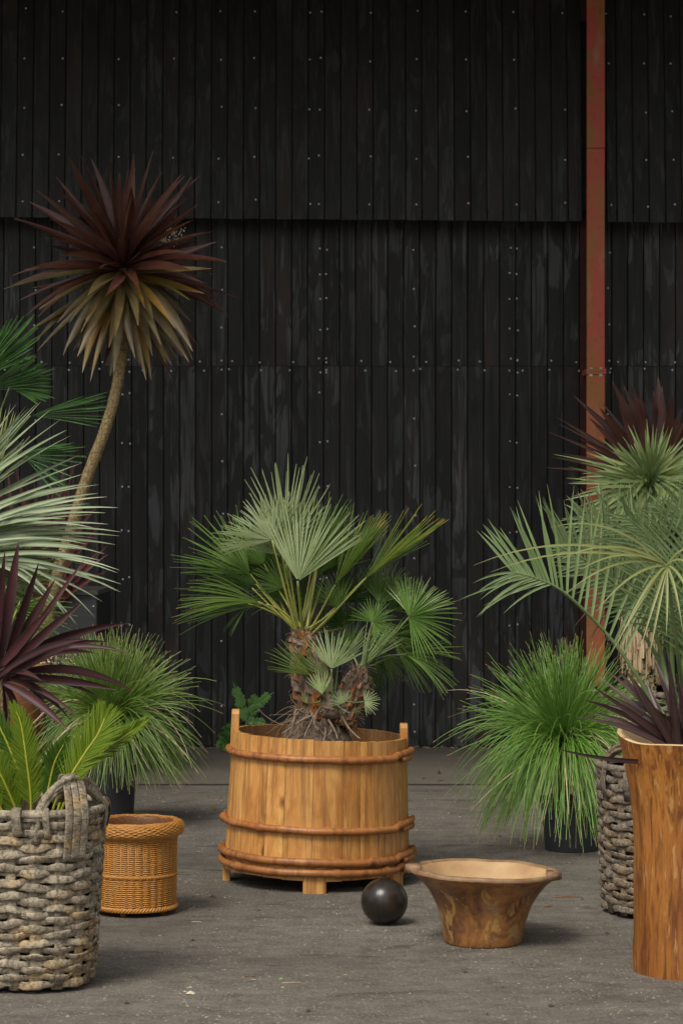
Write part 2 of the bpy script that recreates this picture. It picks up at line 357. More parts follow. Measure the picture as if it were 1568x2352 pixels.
M['login'] = plain('pale_log_inside', (.55, .37, .17), (.66, .48, .25), 8, .6, .2)
M['pot'] = plain('black_plastic_pot', (.018, .021, .025), (.028, .031, .036), 12, .5)
M['boxw'] = plain('charcoal_painted_timber', (.018, .021, .023), (.034, .037, .039), 14, .6, .3, (.3, 1, 3))
M['boxtop'] = plain('pale_box_top', (.07, .072, .062), (.11, .108, .09), 12, .7)  # lid colour, paler than the box body
M['terra'] = plain('orange_terracotta', (.26, .10, .035), (.17, .06, .022), 9, .8)
M['straw'] = plain('dried_seed_heads', (.45, .32, .19), (.62, .5, .34), 40, .8)
M['cream'] = plain('cream_chip', (.55, .45, .28), (.62, .55, .4), 40, .7)
M['deadleaf'] = plain('dead_leaf', (.03, .02, .015), (.07, .045, .03), 40, .8)
M['white'] = plain('white_scrap', (.6, .6, .6), (.7, .7, .7), 40, .6)
M['roof'] = plain('roof_soffit', (.02, .02, .02), (.03, .03, .03), 4, .9)

# ---------------------------------------------------------------- ground
g = MB(); WY = 15.4; APY = 13.32
def sheet(x0, x1, y0, y1, z, nx=1, ny=1):
    q = MB(); ids = [[q.add((x0 + (x1 - x0) * i / nx, y0 + (y1 - y0) * j / ny, z)) for i in range(nx + 1)] for j in range(ny + 1)]
    for j in range(ny):
        for i in range(nx): q.face(ids[j][i], ids[j][i + 1], ids[j + 1][i + 1], ids[j + 1][i])
    return q
sheet(-150, 150, -150, 150, 0).build('ground', M['asphalt'], loc=(0, 0, 0), kind='structure')
q = MB(); N_ = 90; xs = [-9 + 18 * i / N_ for i in range(N_ + 1)]
a = [q.add((x, APY + .012 * mn.noise(V((x * 9, 0, 0))), .005)) for x in xs]; b = [q.add((x, WY + .1, .005)) for x in xs]
c_ = [q.add((x, APY - .03 + .012 * mn.noise(V((x * 9, 0, 0))), .0025)) for x in xs]
for i in range(N_): q.m = 0; q.face(a[i], a[i + 1], b[i + 1], b[i]); q.m = 1; q.face(c_[i], c_[i + 1], a[i + 1], a[i])
q.build('pavement', [M['concrete'], M['liner']], kind='structure', loc=(0, APY, 0), smooth=False)
q = MB()
def chip(q, p, r):
    n = random.choice((4, 5)); a0 = U(0, 6); h = r * U(.2, .55); sx = U(.7, 1.6)
    ring = [q.add(p + V((math.cos(a0 + 6.283 * k / n) * r * U(.7, 1.2) * sx, math.sin(a0 + 6.283 * k / n) * r * U(.7, 1.2), -.001))) for k in range(n)]
    tp = q.add(p + V((U(-.3, .3) * r, U(-.3, .3) * r, h)))
    for k in range(n): q.face(ring[k], ring[(k + 1) % n], tp)
for i in range(11000):
    y = U(0, 1) ** 1.7 * 6.2 + 6.6
    if R() < .25: y = U(6.8, 13.2)
    hw = y * .16; x = U(-hw, hw)
    if mn.noise(V((x * 1.6, y * 1.2, 3))) < U(-.5, .35): continue
    chip(q, V((x, y, 0)), U(.0025, .0065) * (1.5 if R() < .06 else 1))
q.build('loose_chippings', M['stone'], kind='stuff', loc=(0, 9, 0), smooth=False, label='fine pale stone chippings strewn over the grey asphalt', category='gravel')

# ---------------------------------------------------------------- wall
wall = empty('clad_wall', (0, WY, 0), 'tall black stained timber wall of narrow vertical boards behind the plants', 'wall')
PW = 36.72 / F * WY; X0 = (743 - 784) / F * WY; GAP = .0058
SEAMS = (743, 1180, 290)
COLX = P(1347, 0, 15.0).x, P(1389, 0, 15.0).x
def board(xa, xb, z0, z1, ytop, ybot, dark=False):
    b = MB(); d = .016; e = .0025
    yb, yt = ybot + U(-.001, .001), ytop + U(-.001, .001)
    sh = lambda x, y, z: b.add((x, y, z))
    prof = [(xa, d), (xa, e), (xa + e, 0), (xb - e, 0), (xb, e), (xb, d)]
    lo = [sh(x, yb + y, z0) for x, y in prof]; hi = [sh(x, yt + y, z1) for x, y in prof]
    for k in range(5): b.face(lo[k], lo[k + 1], hi[k + 1], hi[k])
    b.face(*lo[::-1]); b.face(*hi)
    return b.build('board', M['boardup' if ybot < WY - .1 else 'board'], wall, smooth=False)
Z1 = P(0, 843.5, WY).z
for k in range(-38, 41):
    xa = X0 + k * PW + GAP / 2; xb = xa + PW - GAP
    board(xa, xb, .012 + U(0, .006), Z1 - .0015, WY, WY)
    board(xa, xb, Z1 + .0015, 3.72, WY, WY)
OB, OT = WY - .26, WY - .09          # the upper cladding hangs proud of the lower wall
scale_b = OB / F
k = 0; x = -262 - 37.3 * 11; UPB = []
while x < 2200:
    x2 = x + 37.3
    xn = x2
    if x < 1338 < x2: x2 = 1338
    if x < 1393 < x2: x = 1393
    if x2 - x > 4 and not (1338 <= x < 1393):
        xa, xb = (x - 784) * scale_b + .003, (x2 - 784) * scale_b - .003
        zb = P(0, 500.5 + (x + 18) * 12 / 1568 + (0 if x < 1340 else 1), OB).z + U(-.002, .002)
        UPB.append((xa, xb, zb)); board(xa, xb, zb, zb + 2.05, OT, OB)
    x = xn
q = MB(); q.box((0, WY + .039, 1.86), (11, .06, 3.7)); 
for s_ in (UPB[0][0],):
    i0 = [q.add(p) for p in ((UPB[0][0], OB + .010, 3.40), (UPB[-1][1], OB + .010, 3.40), (UPB[-1][1], OT + .010, 5.45), (UPB[0][0], OT + .010, 5.45))]; q.face(*i0)
    i0 = [q.add(p) for p in ((UPB[0][0], OB + .02, 3.41), (UPB[-1][1], OB + .02, 3.41), (UPB[-1][1], WY + .02, 3.41), (UPB[0][0], WY + .02, 3.41))]; q.face(*i0)
q.build('backing_sheet', M['backing'], wall, smooth=False)
q = MB(); q.box((0, 13.5, 5.42), (16, 4.4, .16)); q.box((0, 11.28, 5.3), (16, .04, .42)); q.box((0, WY + 2.2, 5.9), (16, 4, .2)); q.build('roof', M['roof'], wall, smooth=False)
q = MB()
def screw(x, y, up=False):
    if up:
        z = P(0, y, OB + .08).z; t = (z - 3.36) / 2.05; Y = OB + (OT - OB) * t; p = P(x, y, Y)
    else: p = P(x, y, WY)
    r = .0064; n = 6
    a_ = [q.add(p + V((math.cos(k) * r, -.0005, math.sin(k) * r))) for k in [6.283 * i / n for i in range(n)]]; t_ = q.add(p + V((0, -.0035, 0)))
    for i in range(n): q.face(a_[i], a_[(i + 1) % n], t_)
ug = [-30, 52, 137, 270, 400, 505, 585, 711, 735, 850, 958, 1073, 1185, 1297, 1400, 1484, 1545]
for y, dx in ((27, 8), (136, 5), (250, 3), (362, 0), (465, -2)):
    for x in ug:
        if R() < .93 and not (1330 < x < 1395): screw(x + dx * (x - 784) / 784 * -1 + U(-3, 3), y + x * .008 + U(-5, 5) - 4, True)
for s_ in (743, 1180, 290, -150):
    for y in (573, 632, 690, 760, 826, 856, 908, 1018, 1120, 1224, 1332, 1440): 
        screw(s_ - 9 + U(-2, 2), y + U(-4, 4)); 
        if y != 908 or s_ != 743: screw(s_ + 7 + U(-2, 2), y + U(-4, 4))
for x in (510, 951, 1398, 80):
    for y in (577, 663, 748, 826, 858, 960, 1068, 1180, 1290, 1400, 1475, 1622, 1690): screw(x + U(-3, 3), y + U(-8, 8))
for x in range(20, 1560, 73):
    if 1335 < x < 1395: continue
    for y in (833, 852): screw(x + U(-16, 16), y + U(-3, 3))
q.build('screw_heads', M['screw'], wall, smooth=False, kind='stuff', label='small bright screw heads')
for (sx, ya, yb) in ((290, 1000, 1480), (1180, 1345, 1500), (1180, 560, 830), (743, 560, 830)):
    q = MB(); a, b = P(sx, ya, WY), P(sx, yb, WY); w_ = .0022 if yb > 900 else .001
    q.box(((a.x + b.x) / 2, WY + .008, (a.z + b.z) / 2), (w_ * 2, .006, a.z - b.z)); q.build('joint_strip', M['rawwood'], wall, smooth=False)
q = MB()
for (ya, yb) in ((20, 60), (64, 118), (120, 132), (140, 150), (168, 186)):
    a, b = P(394, ya, OT + .03), P(393, yb, OT + .03); q.tube([a, (a + b) / 2 + V((.001, 0, 0)), b], [.002, .0045, .002], 5, flat=.5)
q.build('paint_drip', M['drip'], wall, label='pale dried paint drip')

# ---------------------------------------------------------------- steel column
col = empty('steel_column', (sum(COLX) / 2, 15.05, 0), 'rusty red steel column standing against the black wall', 'column')
cw = COLX[1] - COLX[0]; cx = sum(COLX) / 2
def cbox(name, x0, x1, ya, yb, z0, z1, m, b=.004):
    q = MB(); q.chamfer_box(((x0 + x1) / 2, (ya + yb) / 2, (z0 + z1) / 2), (x1 - x0, yb - ya, z1 - z0), b); return q.build(name, m, col, smooth=False)
zf = P(0, 856, 15.0).z; zj = P(0, 343, 15.0).z
cbox('upper_post', COLX[0], COLX[1], 15.0, 15.012, zj + .004, 5.5, M['rust'])
cbox('middle_post', COLX[0], COLX[1] - .001, 15.0, 15.012, zf + .018, zj - .001, M['rust'])
cbox('lower_post', COLX[0] - .001, COLX[1], 15.0, 15.012, 0, zf - .018, M['rust'])
cbox('post_web', cx - .005, cx + .005, 15.012, 15.25, 0, 5.5, M['rustdark'])
cbox('rear_flange', COLX[0] - .016, COLX[1] + .004, 15.25, 15.262, 0, 5.5, M['rustdark'])
cbox('joint_plate', COLX[0] - .004, COLX[1] + .006, 14.985, 15.24, zf + .001, zf + .016, M['rust'])
cbox('joint_plate', COLX[0] - .004, COLX[1] + .006, 14.985, 15.24, zf - .016, zf - .001, M['rust'])
for dx in (-.03, .03):
    q = MB(); q.tube([V((cx + dx, 14.998, zf - .03)), V((cx + dx, 14.998, zf - .016))], .011, 6); q.tube([V((cx + dx, 14.998, zf + .016)), V((cx + dx, 14.998, zf + .024))], .009, 6)
    q.build('bolt', M['screw'], col, smooth=False)

# ---------------------------------------------------------------- wooden tub
TC = V(((726.5 - 784) * 9.87 / F, 9.87, 0)); TR = Matrix.Rotation(rad(1.2), 3, 'Y')
def TT(p): return TC + TR @ V((p.x, p.y, p.z)) if p.z > .02 else TC + V((p.x, p.y, p.z))
tub = empty('wooden_tub', TC, 'large round honey pine tub bound with branch hoops holding the fan palm', 'planter')
def tr_(z): return .379 - (z - .05) * .042
NS = 24; a = rad(-90) - .05
ang = []; tot = 0
ws = [U(.75, 1.3) for _ in range(NS)]; s_ = sum(ws); ws = [w_ / s_ * 2 * math.pi for w_ in ws]
for i in range(NS):
    a0, a1 = a + .0022, a + ws[i] - .0022; a += ws[i]; mid_ = (a0 + a1) / 2
    q = MB(); nz = 6; na = 4; th = .022; jr = U(-.0012, .0012)
    top = .598 - .010 * math.cos(mid_) + U(-.002, .002); bot = .051 + U(-.004, .004)
    def row(ro, z):
        out = []
        for k in range(na + 1):
            aa = a0 + (a1 - a0) * k / na; e = (.0016 if k in (0, na) else 0) if ro == 0 else 0
            r = tr_(z) - e + jr - (th if ro else 0); out.append(q.add(TT(V((r * math.cos(aa), r * math.sin(aa), z))), (k / na, z)))
        return out
    zs = [bot + (top - bot) * k / nz for k in range(nz + 1)]
    O = [row(0, z) for z in zs]; I = [row(1, z) for z in zs]
    q.m = 0
    for j in range(nz):
        for k in range(na):
            q.face(O[j][k], O[j][k + 1], O[j + 1][k + 1], O[j + 1][k])
        q.face(I[j][0], O[j][0], O[j + 1][0], I[j + 1][0]); q.face(O[j][na], I[j][na], I[j + 1][na], O[j + 1][na])
    for k in range(na): q.face(O[nz][k], O[nz][k + 1], I[nz][k + 1], I[nz][k]); q.face(O[0][k + 1], O[0][k], I[0][k], I[0][k + 1])
    q.m = 1
    for j in range(nz):
        for k in range(na): q.face(I[j][k + 1], I[j][k], I[j + 1][k], I[j + 1][k + 1])
    q.build('stave', [M['pine'], M['tubin']], tub, smooth=False)
for a_, wd, h0 in ((rad(181), .05, .690), (rad(1), .045, .646)):       # two staves run on upwards as grips
    q = MB(); n = 8
    for s2 in (0, 1):
        pass
    outl = [(-wd / 2, .5), (wd / 2, .5), (wd / 2, h0 - .02), (wd / 4, h0 - .003), (0, h0), (-wd / 4, h0 - .003), (-wd / 2, h0 - .02)]
    er = V((math.cos(a_), math.sin(a_), 0)); et = V((-math.sin(a_), math.cos(a_), 0)); lay = []
    for r_ in (.003, .0, -.026, -.029):
        sh = .003 if r_ in (.003, -.029) else 0
        lay.append([q.add(TT(er * (tr_(min(z, .6)) + r_ + .0) + et * (t * (1 - sh * 20)) + V((0, 0, z - sh)))) for t, z in outl])
    for j in range(3):
        for k in range(7): q.face(lay[j][k], lay[j][(k + 1) % 7], lay[j + 1][(k + 1) % 7], lay[j + 1][k])
    q.face(*lay[0][::-1]); q.face(*lay[-1]); q.build('handle', M['pine'], tub, smooth=False)
for zc, tl, rr in ((.524, .7, .0148), (.245, .8, .0145), (.121, .4, .016), (.080, .2, .0155)):
    q = MB(); pts = []; rs = []; n = 120; sd_ = U(0, 50)
    for k in range(n + 1):
        t = k / n; aa = rad(-28) + t * rad(392); end = max(0, 1 - t / .05, 1 - (1 - t) / .05)
        z = zc - math.sin(rad(tl)) * .36 * math.cos(aa) + .004 * mn.noise(V((aa * 2, sd_, 0))) + (.012 * t if t > .9 else 0) - (.006 if t < .08 else 0)
        z += .004 * (1 if t > .93 else 0)
        r = tr_(z) + rr * .7 + .008 * end ** 1.5
        pts.append(TT(V((r * math.cos(aa), r * math.sin(aa), z))))
        kn = max(0, mn.noise(V((aa * 7, sd_ + 9, 0))) - .30) * .022
        rs.append(rr * (1 - .25 * end) + .0014 * mn.noise(V((aa * 9, sd_, 5))) + kn)
    q.tube(pts, rs, 8); q.build('hoop', M['hoop'], tub)
for fa, fw, d2 in ((-90.5, .092, 0), (180, .075, 0), (-29, .075, 0), (75, .09, 0)):
    aa = rad(fa); er = V((math.cos(aa), math.sin(aa), 0)); q = MB(); MM = Matrix.Rotation(aa + math.pi / 2, 3, 'Z')
    zt = .075; cc = TC + er * (.366 if fa < -80 else .366) + V((0, 0, zt / 2)); q.chamfer_box(cc, (fw, .03, zt), .006, MM); q.build('foot', M['pine'], tub, smooth=False)
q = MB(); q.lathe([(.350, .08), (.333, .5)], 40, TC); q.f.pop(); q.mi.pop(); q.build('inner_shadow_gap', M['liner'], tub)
q = MB(); q.lathe([(.34, .11), (.34, .13), (0.001, .13)], 40, TC, closed=False); q.build('base_board', M['tubin'], tub, smooth=False)
# soil in the tub
q = MB(); RB = P(742, 1700, 9.83); RB.z = .52
def sw(p, a_, j):
    d = p.xy.length; return p + V((0, 0, .018 * mn.noise(p * 22 + V((3, 1, 0))) + .008 * mn.noise(p * 70))) if d < .32 else p
q.lathe([(.335 - .335 * k / 22, .50 + .10 * math.exp(-((.335 - .335 * k / 22) / .19) ** 2)) for k in range(22)] + [(.001, .602)], 72, TC, sw)
for i in range(900):
    r = .31 * math.sqrt(R()); a_ = U(0, 6.28); p = V((r * math.cos(a_), r * math.sin(a_), 0)); z = .503 + .10 * math.exp(-(r / .19) ** 2); chip(q, TC + p + V((0, 0, z)), U(.003, .009))
q.build('soil', M['soil'], loc=TC + V((0, 0, .5)), kind='stuff', label='dry brown soil heaped inside the wooden tub', category='soil')

# ---------------------------------------------------------------- fan leaf
def fan_mb(H, ang, rpx, spread, Y, tilt=0, roll=0, N=26, fuse=.42, cup=.25, droop=.10, wf=1.0, asym=0, tipj=.2, upn=None):
    """H hub, ang image angle in degrees, rpx radius in photo px, spread half angle in degrees"""
    a_ = rad(ang); c0 = V((math.cos(a_), 0, math.sin(a_))); s0 = V((-math.sin(a_), 0, math.cos(a_)))
    ti = rad(tilt); c = c0 * math.cos(ti) + TOCAM * math.sin(ti); n0 = TOCAM * math.cos(ti) - c0 * math.sin(ti)
    ro = rad(roll); s_ = s0 * math.cos(ro) + n0 * math.sin(ro); n = n0 * math.cos(ro) - s0 * math.sin(ro)
    Rm = px(rpx, Y); q = MB(); dth = 2 * rad(spread) / (N - 1)
    for k in range(N):
        u = -1 + 2 * k / (N - 1); th = u * rad(spread) + asym * u * u + U(-.12, .12) * dth
        d = c * math.cos(th) + s_ * math.sin(th) + n * cup * (u * u - .2) + n * U(-.11, .11); d.normalize()
        L = Rm * (1 - .14 * u * u) * U(1 - tipj, 1.03); pts = []; wsx = []
        bend = V((0, 0, -1)) * droop * L * U(.5, 1.5) + s_ * U(-.06, .06) * L
        for r in (.03, .2, .32, fuse, .58, .74, .88, 1.0):
            pts.append(H + d * (L * r) + bend * max(0, r - .25) ** 2 * 1.5)
            wm = 2 * L * fuse * math.tan(dth / 2) * 1.06
            if r <= fuse: wsx.append(2 * L * r * math.tan(dth / 2) * 1.06)
            else:
                t = (r - fuse) / (1 - fuse); wsx.append(wm * wf * (.96 - t ** 1.6 * .76) + .0004)
        nn = (n + V((0, 0, .05))).normalized()
        q.ribbon(pts, wsx, nn, .8)
    return q
def petiole(q, a, b, r0=.007, r1=.004, bow=V((0, 0, 0))): q.tube(quad(a, b, bow, 10), [r0 + (r1 - r0) * k / 10 for k in range(11)], 6, flat=.7)

# ---------------------------------------------------------------- the fan palm
def Q5(cx, cy, Y): return P(376.4 + .4601 * cx, 1003.8 + .4601 * cy, Y)
PY = 9.82
palm = empty('fan_palm', TC + V((.02, -.04, .55)), 'dwarf fan palm with silver green fans rising from roots in the pine tub', 'palm')
FK = .4601
fans = [  # crop hub x,y, depth, angle, radius(crop px), half spread, tilt, roll, N, mat, cup, droop, fuse, crown
 (590, 600, PY - .03, 108, 400, 62, -30, 5, 40, 'fan_silver', .22, .04, .48, 'A'),
 (740, 640, PY + .0, 62, 360, 36, -15, -10, 28, 'fan_green', .22, .03, .48, 'A'),
 (460, 740, PY + .06, 158, 370, 34, -5, 25, 28, 'fan_green', .22, .06, .45, 'A'),
 (930, 1060, PY + .05, 95, 150, 60, -15, 0, 22, 'fan_green', .2, .08, .5, 'B'),
 (1150, 1060, PY + .1, -30, 260, 36, -10, -20, 22, 'fan_green', .25, .2, .45, 'B'),
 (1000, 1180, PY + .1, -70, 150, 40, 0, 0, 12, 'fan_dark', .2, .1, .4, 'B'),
 (790, 1290, PY - .2, 100, 130, 40, -10, 0, 12, 'fan_silver', .2, .02, .5, 'C'),
 (600, 760, PY + .05, 140, 200, 60, -20, 10, 26, 'fan_green', .2, .08, .45, 'A'),
 (870, 860, PY + .0, 110, 190, 50, -15, 0, 24, 'fan_green', .2, .08, .45, 'A'),
 (1130, 1000, PY + .1, -8, 250, 60, -20, -10, 28, 'fan_green', .2, .15, .42, 'B'),
 (1090, 1080, PY + .06, -50, 190, 30, -10, -10, 12, 'fan_green', .2, .1, .4, 'B'),
 (640, 800, PY + .12, 155, 260, 50, -10, 20, 24, 'fan_green', .25, .1, .45, 'A'),
 (500, 640, PY + .12, 138, 330, 50, -25, 20, 32, 'fan_green', .25, .05, .45, 'A'),
 (1120, 870, PY + .12, 50, 240, 60, -20, -10, 30, 'fan_green', .2, .1, .45, 'B'),
 (760, 700, PY + .1, 62, 300, 34, -10, -15, 20, 'fan_green', .25, .04, .45, 'A'),
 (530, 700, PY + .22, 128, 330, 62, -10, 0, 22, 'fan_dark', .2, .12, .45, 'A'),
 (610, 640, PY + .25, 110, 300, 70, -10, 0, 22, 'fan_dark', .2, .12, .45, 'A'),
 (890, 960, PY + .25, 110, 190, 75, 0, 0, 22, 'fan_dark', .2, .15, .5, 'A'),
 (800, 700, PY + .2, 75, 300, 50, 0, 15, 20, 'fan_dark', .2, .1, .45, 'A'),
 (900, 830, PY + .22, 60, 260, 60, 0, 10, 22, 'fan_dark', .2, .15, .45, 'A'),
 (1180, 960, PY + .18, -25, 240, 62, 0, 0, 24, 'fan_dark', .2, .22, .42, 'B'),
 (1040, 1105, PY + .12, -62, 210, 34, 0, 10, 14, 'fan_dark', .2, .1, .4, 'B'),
 (430, 690, PY + .08, 146, 430, 40, -10, 25, 26, 'fan_green', .25, .04, .42, 'A'),
 (440, 760, PY + .04, 163, 330, 26, 12, 25, 20, 'fan_dark', .25, .10, .45, 'A'),
 (510, 842, PY - .04, 177, 480, 24, 5, 40, 24, 'fan_green', .3, .10, .5, 'A'),
 (470, 830, PY - .08, 176, 440, 18, 14, 50, 20, 'fan_lime', .3, .12, .5, 'A'),
 (420, 840, PY - .06, 236, 210, 10, 14, 30, 7, 'fan_green', .3, .05, .3, 'A'),
 (1075, 835, PY + .06, 66, 250, 60, -22, -15, 28, 'fan_green', .2, .05, .5, 'B'),
 (770, 610, PY + .10, 67, 370, 20, -5, -35, 16, 'fan_green', .3, .03, .5, 'A'),
 (855, 745, PY + .04, 60, 440, 20, -5, -42, 26, 'fan_green', .3, .0, .6, 'A'),
 (850, 750, PY + .0, 55, 450, 14, -5, -48, 18, 'fan_yel', .3, .0, .6, 'A'),
 (1010, 708, PY - .02, 42, 500, 14, -6, -50, 24, 'fan_yel', .3, .0, .66, 'A'),
 (1000, 715, PY + .02, 40, 400, 18, -6, -45, 16, 'fan_green', .3, .02, .5, 'A'),
 (540, 522, PY - .10, 130, 330, 72, -34, 12, 40, 'fan_silver', .22, .05, .5, 'A'),
 (610, 560, PY + .02, 88, 470, 34, 6, 0, 26, 'fan_silver', .2, .0, .5, 'A'),
 (668, 727, PY - .16, 74, 470, 46, -16, -10, 38, 'fan_silver', .28, .02, .55, 'A'),
 (1222, 906, PY - .05, 15, 268, 100, -8, -14, 38, 'fan_green', .15, .10, .42, 'B'),
 (1230, 900, PY + .02, 62, 250, 66, -25, -10, 28, 'fan_silver', .15, .06, .42, 'B'),
 (1212, 1095, PY - .02, -18, 275, 32, -8, -35, 24, 'fan_green', .3, .26, .42, 'B'),
 (1230, 1085, PY + .03, 5, 270, 14, 0, -48, 12, 'fan_green', .3, .12, .5, 'B'),
 (985, 1150, PY - .02, 52, 290, 26, -12, -20, 22, 'fan_silver', .4, .04, .6, 'B'),
 (1040, 932, PY - .10, 40, 155, 128, -10, -8, 40, 'fan_green', .12, .14, .45, 'B'),
 (730, 1195, PY - .14, 152, 255, 27, -5, 25, 18, 'fan_lime', .2, .02, .5, 'C'),
 (745, 1190, PY - .12, 118, 180, 16, 0, 12, 6, 'fan_lime', .2, .02, .5, 'C'),
 (826, 1216, PY - .15, 128, 190, 22, 15, 12, 15, 'fan_silver', .2, .02, .55, 'C'),
 (836, 1165, PY - .2, 84, 222, 58, -20, 5, 26, 'fan_silver', .28, .0, .5, 'C'),
 (870, 1140, PY - .16, 50, 240, 14, 5, 35, 10, 'fan_silver', .3, .0, .6, 'C'),
 (900, 1335, PY - .22, 118, 82, 70, 12, 0, 20, 'fan_silver', .15, .05, .5, 'C'),
 (1000, 1328, PY - .22, 8, 84, 85, 12, 0, 18, 'fan_silver', .15, .08, .4, 'C'),
 (930, 1385, PY - .24, 28, 80, 10, 8, 20, 5, 'fan_lime', .15, .0, .4, 'C'),
 (712, 1335, PY - .25, 108, 82, 26, 8, 0, 5, 'fan_silver', .15, .0, .3, 'C'),
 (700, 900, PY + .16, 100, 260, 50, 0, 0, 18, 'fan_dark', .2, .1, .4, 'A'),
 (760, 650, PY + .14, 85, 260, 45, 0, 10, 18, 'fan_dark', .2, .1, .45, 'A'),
]
crowns = {'A': Q5(692, 985, PY), 'B': Q5(978, 1165, PY - .02), 'C': Q5(825, 1320, PY - .15)}
for (hx, hy, Y, an, rp, spd, ti, ro, N, mt, cup, dr, fu, cr) in fans:
    H = Q5(hx, hy, Y); q = fan_mb(H, an, rp * FK, spd, Y, ti, ro, max(4, int(N * .98)), fu * .8, cup, dr, wf=1.0)
    f = q.build('fan_leaf', M[mt], palm, smooth=False)
    q = MB(); base = crowns[cr] + V((U(-.02, .02), U(-.02, .02), U(-.03, .01)))
    if cr == 'C' and hy > 1300: base = H + (crowns['C'] - H) * .6
    if hx > 1100 and hy > 1050: bw = V((0, 0, .03))
    elif hx < 520 and hy > 800: bw = V((0, 0, .035))
    else: bw = V((0, 0, -.01))
    petiole(q, base, H, .0075 if cr != 'C' else .005, .0045 if cr != 'C' else .003, bw)
    # thorns on the stalk edges
    ax = (H - base)
    for k in range(int(ax.length / .02)):
        t = U(.1, .9); p = base + ax * t + bw * 2 * t * (1 - t); e = V((random.choice((-1, 1)), 0, .5)); 
        q.tube([p, p + e * .011], [.0011, .0003], 3, caps=False)
    q.build('stalk', M['petiole' if cr == 'A' else 'petg'], f)
def scaly_trunk(pts, rads, nscale, seed, orange=.35):
    q = MB(); q.tube(pts, rads, 16, jit=.12); q.build('trunk', M['fibre'], palm)
    for nm, mt, cnt in (('leaf_base', ['scale', 'fibre'], nscale), ('fibre_tuft', None, 260)):
        q = MB()
        for i in range(cnt):
            t = (i + .5) / cnt; k = t * (len(pts) - 1); i0 = min(int(k), len(pts) - 2); fr = k - i0
            p = pts[i0].lerp(pts[i0 + 1], fr); r = rads[i0] * (1 - fr) + rads[i0 + 1] * fr; a_ = i * 2.39996 + U(-.2, .2)
            ax = (pts[i0 + 1] - pts[i0]).normalized(); e = V((math.cos(a_), math.sin(a_), 0)); e = (e - ax * e.dot(ax)).normalized(); sdv = ax.cross(e)
            if mt:
                b0 = p + e * (r * .92); w_ = r * U(.28, .42); h = r * U(.5, .95); out = U(.2, .5) * r
                q.m = 0 if (e.y < .2 and R() < orange + .3) else 1
                v0 = q.add(b0 - sdv * w_ - ax * h * .3); v1 = q.add(b0 + sdv * w_ - ax * h * .3); v2 = q.add(b0 + e * out * .5 + ax * h); v3 = q.add(b0 + e * (out * .9) + ax * h * .1)
                v4 = q.add(b0 - e * .01 + ax * h * .5)
                q.face(v0, v3, v2); q.face(v3, v1, v2); q.m = 1; q.face(v0, v1, v3); q.face(v0, v2, v4); q.face(v1, v4, v2)
            else:
                b0 = p + e * r * .95; d = (e * U(.2, .8) + ax * U(-.3, 1) + sdv * U(-.8, .8)); pt = arc(b0, d, U(.02, .06), 1.2, 4, .6); q.ribbon(pt, [U(.001, .003)] * 5, TOCAM, None)
        if mt: q.build(nm, [M['scale'], M['scaled']], palm, smooth=False, kind='stuff')
        else: q.build(nm, M['fibre'], palm, kind='stuff')
scaly_trunk(spline([Q5(775, 1420, PY - .04), Q5(752, 1300, PY - .04), Q5(730, 1200, PY - .03), Q5(712, 1100, PY - .02), Q5(690, 1010, PY), Q5(690, 960, PY)], 4), [px(FK * r, PY) for r in (96, 92, 88, 85, 83, 82, 82, 82, 80, 78, 74, 70, 66, 62, 60, 58, 50, 44, 36, 26, 15)], 120, 1, .4)
scaly_trunk(spline([Q5(880, 1440, PY - .08), Q5(915, 1360, PY - .08), Q5(945, 1280, PY - .08), Q5(970, 1210, PY - .06), Q5(982, 1150, PY - .04)], 4), [px(FK * r, PY) for r in (66, 64, 62, 60, 58, 57, 58, 60, 62, 60, 56, 50, 45, 38, 32, 24, 14)], 80, 2, .1)
q = MB(); q.tube(spline([Q5(835, 1400, PY - .13), Q5(825, 1330, PY - .15), Q5(826, 1290, PY - .15)], 3), [px(FK * r, PY) for r in (40, 36, 32, 26, 20, 14, 8)], 10, jit=.2)
q.build('sucker_stump', M['scaled'], palm)
# root ball
q = MB()
rc = Q5(765, 1440, PY - .04); 
def rw(p, a_, j): return p + V((1, 1, .6)) * 0 + p.normalized() * (.012 * mn.noise((p + rc) * 30))
q.lathe([(.16, -.11), (.135, -.05), (.10, .0), (.068, .045), (.055, .085), (.02, .1)], 28, rc, rw)
q.build('root_ball', M['soil'], palm)
q = MB()
for i in range(120):
    a_ = U(-math.pi, 0) if R() < .75 else U(0, math.pi); zt = U(-.02, .08); r0 = .05 + .05 * (1 - (zt + .02) / .1)
    p = rc + V((math.cos(a_) * r0, math.sin(a_) * r0, zt)); d = V((math.cos(a_), math.sin(a_), U(-.3, .7)))
    L = U(.05, .19); g_ = U(1.2, 3.6); pts = arc(p, d, L, g_, 7, 2.4)
    for j, pp in enumerate(pts):
        rr = (pp - rc).xy.length; floor = rc.z - .1 + .19 * math.exp(-(rr / .15) ** 2) * 1.0 - .03
        if pp.z < floor: pts[j] = V((pp.x, pp.y, floor + .002))
    th = U(.0010, .0026) if R() < .85 else U(.0032, .0045); q.tube(pts, [th * (1 - .08 * k) for k in range(8)], 5)
q.build('roots', M['root'], palm, kind='stuff', label='tangle of pale dry roots')
for ptsx in (((700, 1385), (660, 1370), (650, 1420), (640, 1450)), ((850, 1370), (780, 1360), (750, 1430), (770, 1470)), ((800, 1400), (760, 1390), (720, 1460), (700, 1505)), ((890, 1400), (915, 1450), (950, 1490), (980, 1515)), ((735, 1400), (690, 1420), (640, 1455), (590, 1490)), ((820, 1420), (840, 1450), (860, 1490), (865, 1515))):
    q = MB(); pts = spline([Q5(x, y, PY - .16 - .02 * i) for i, (x, y) in enumerate(ptsx)], 5); q.tube(pts, [.0055 - .003 * k / len(pts) for k in range(len(pts))], 6); q.build('thick_root', M['root'], palm)

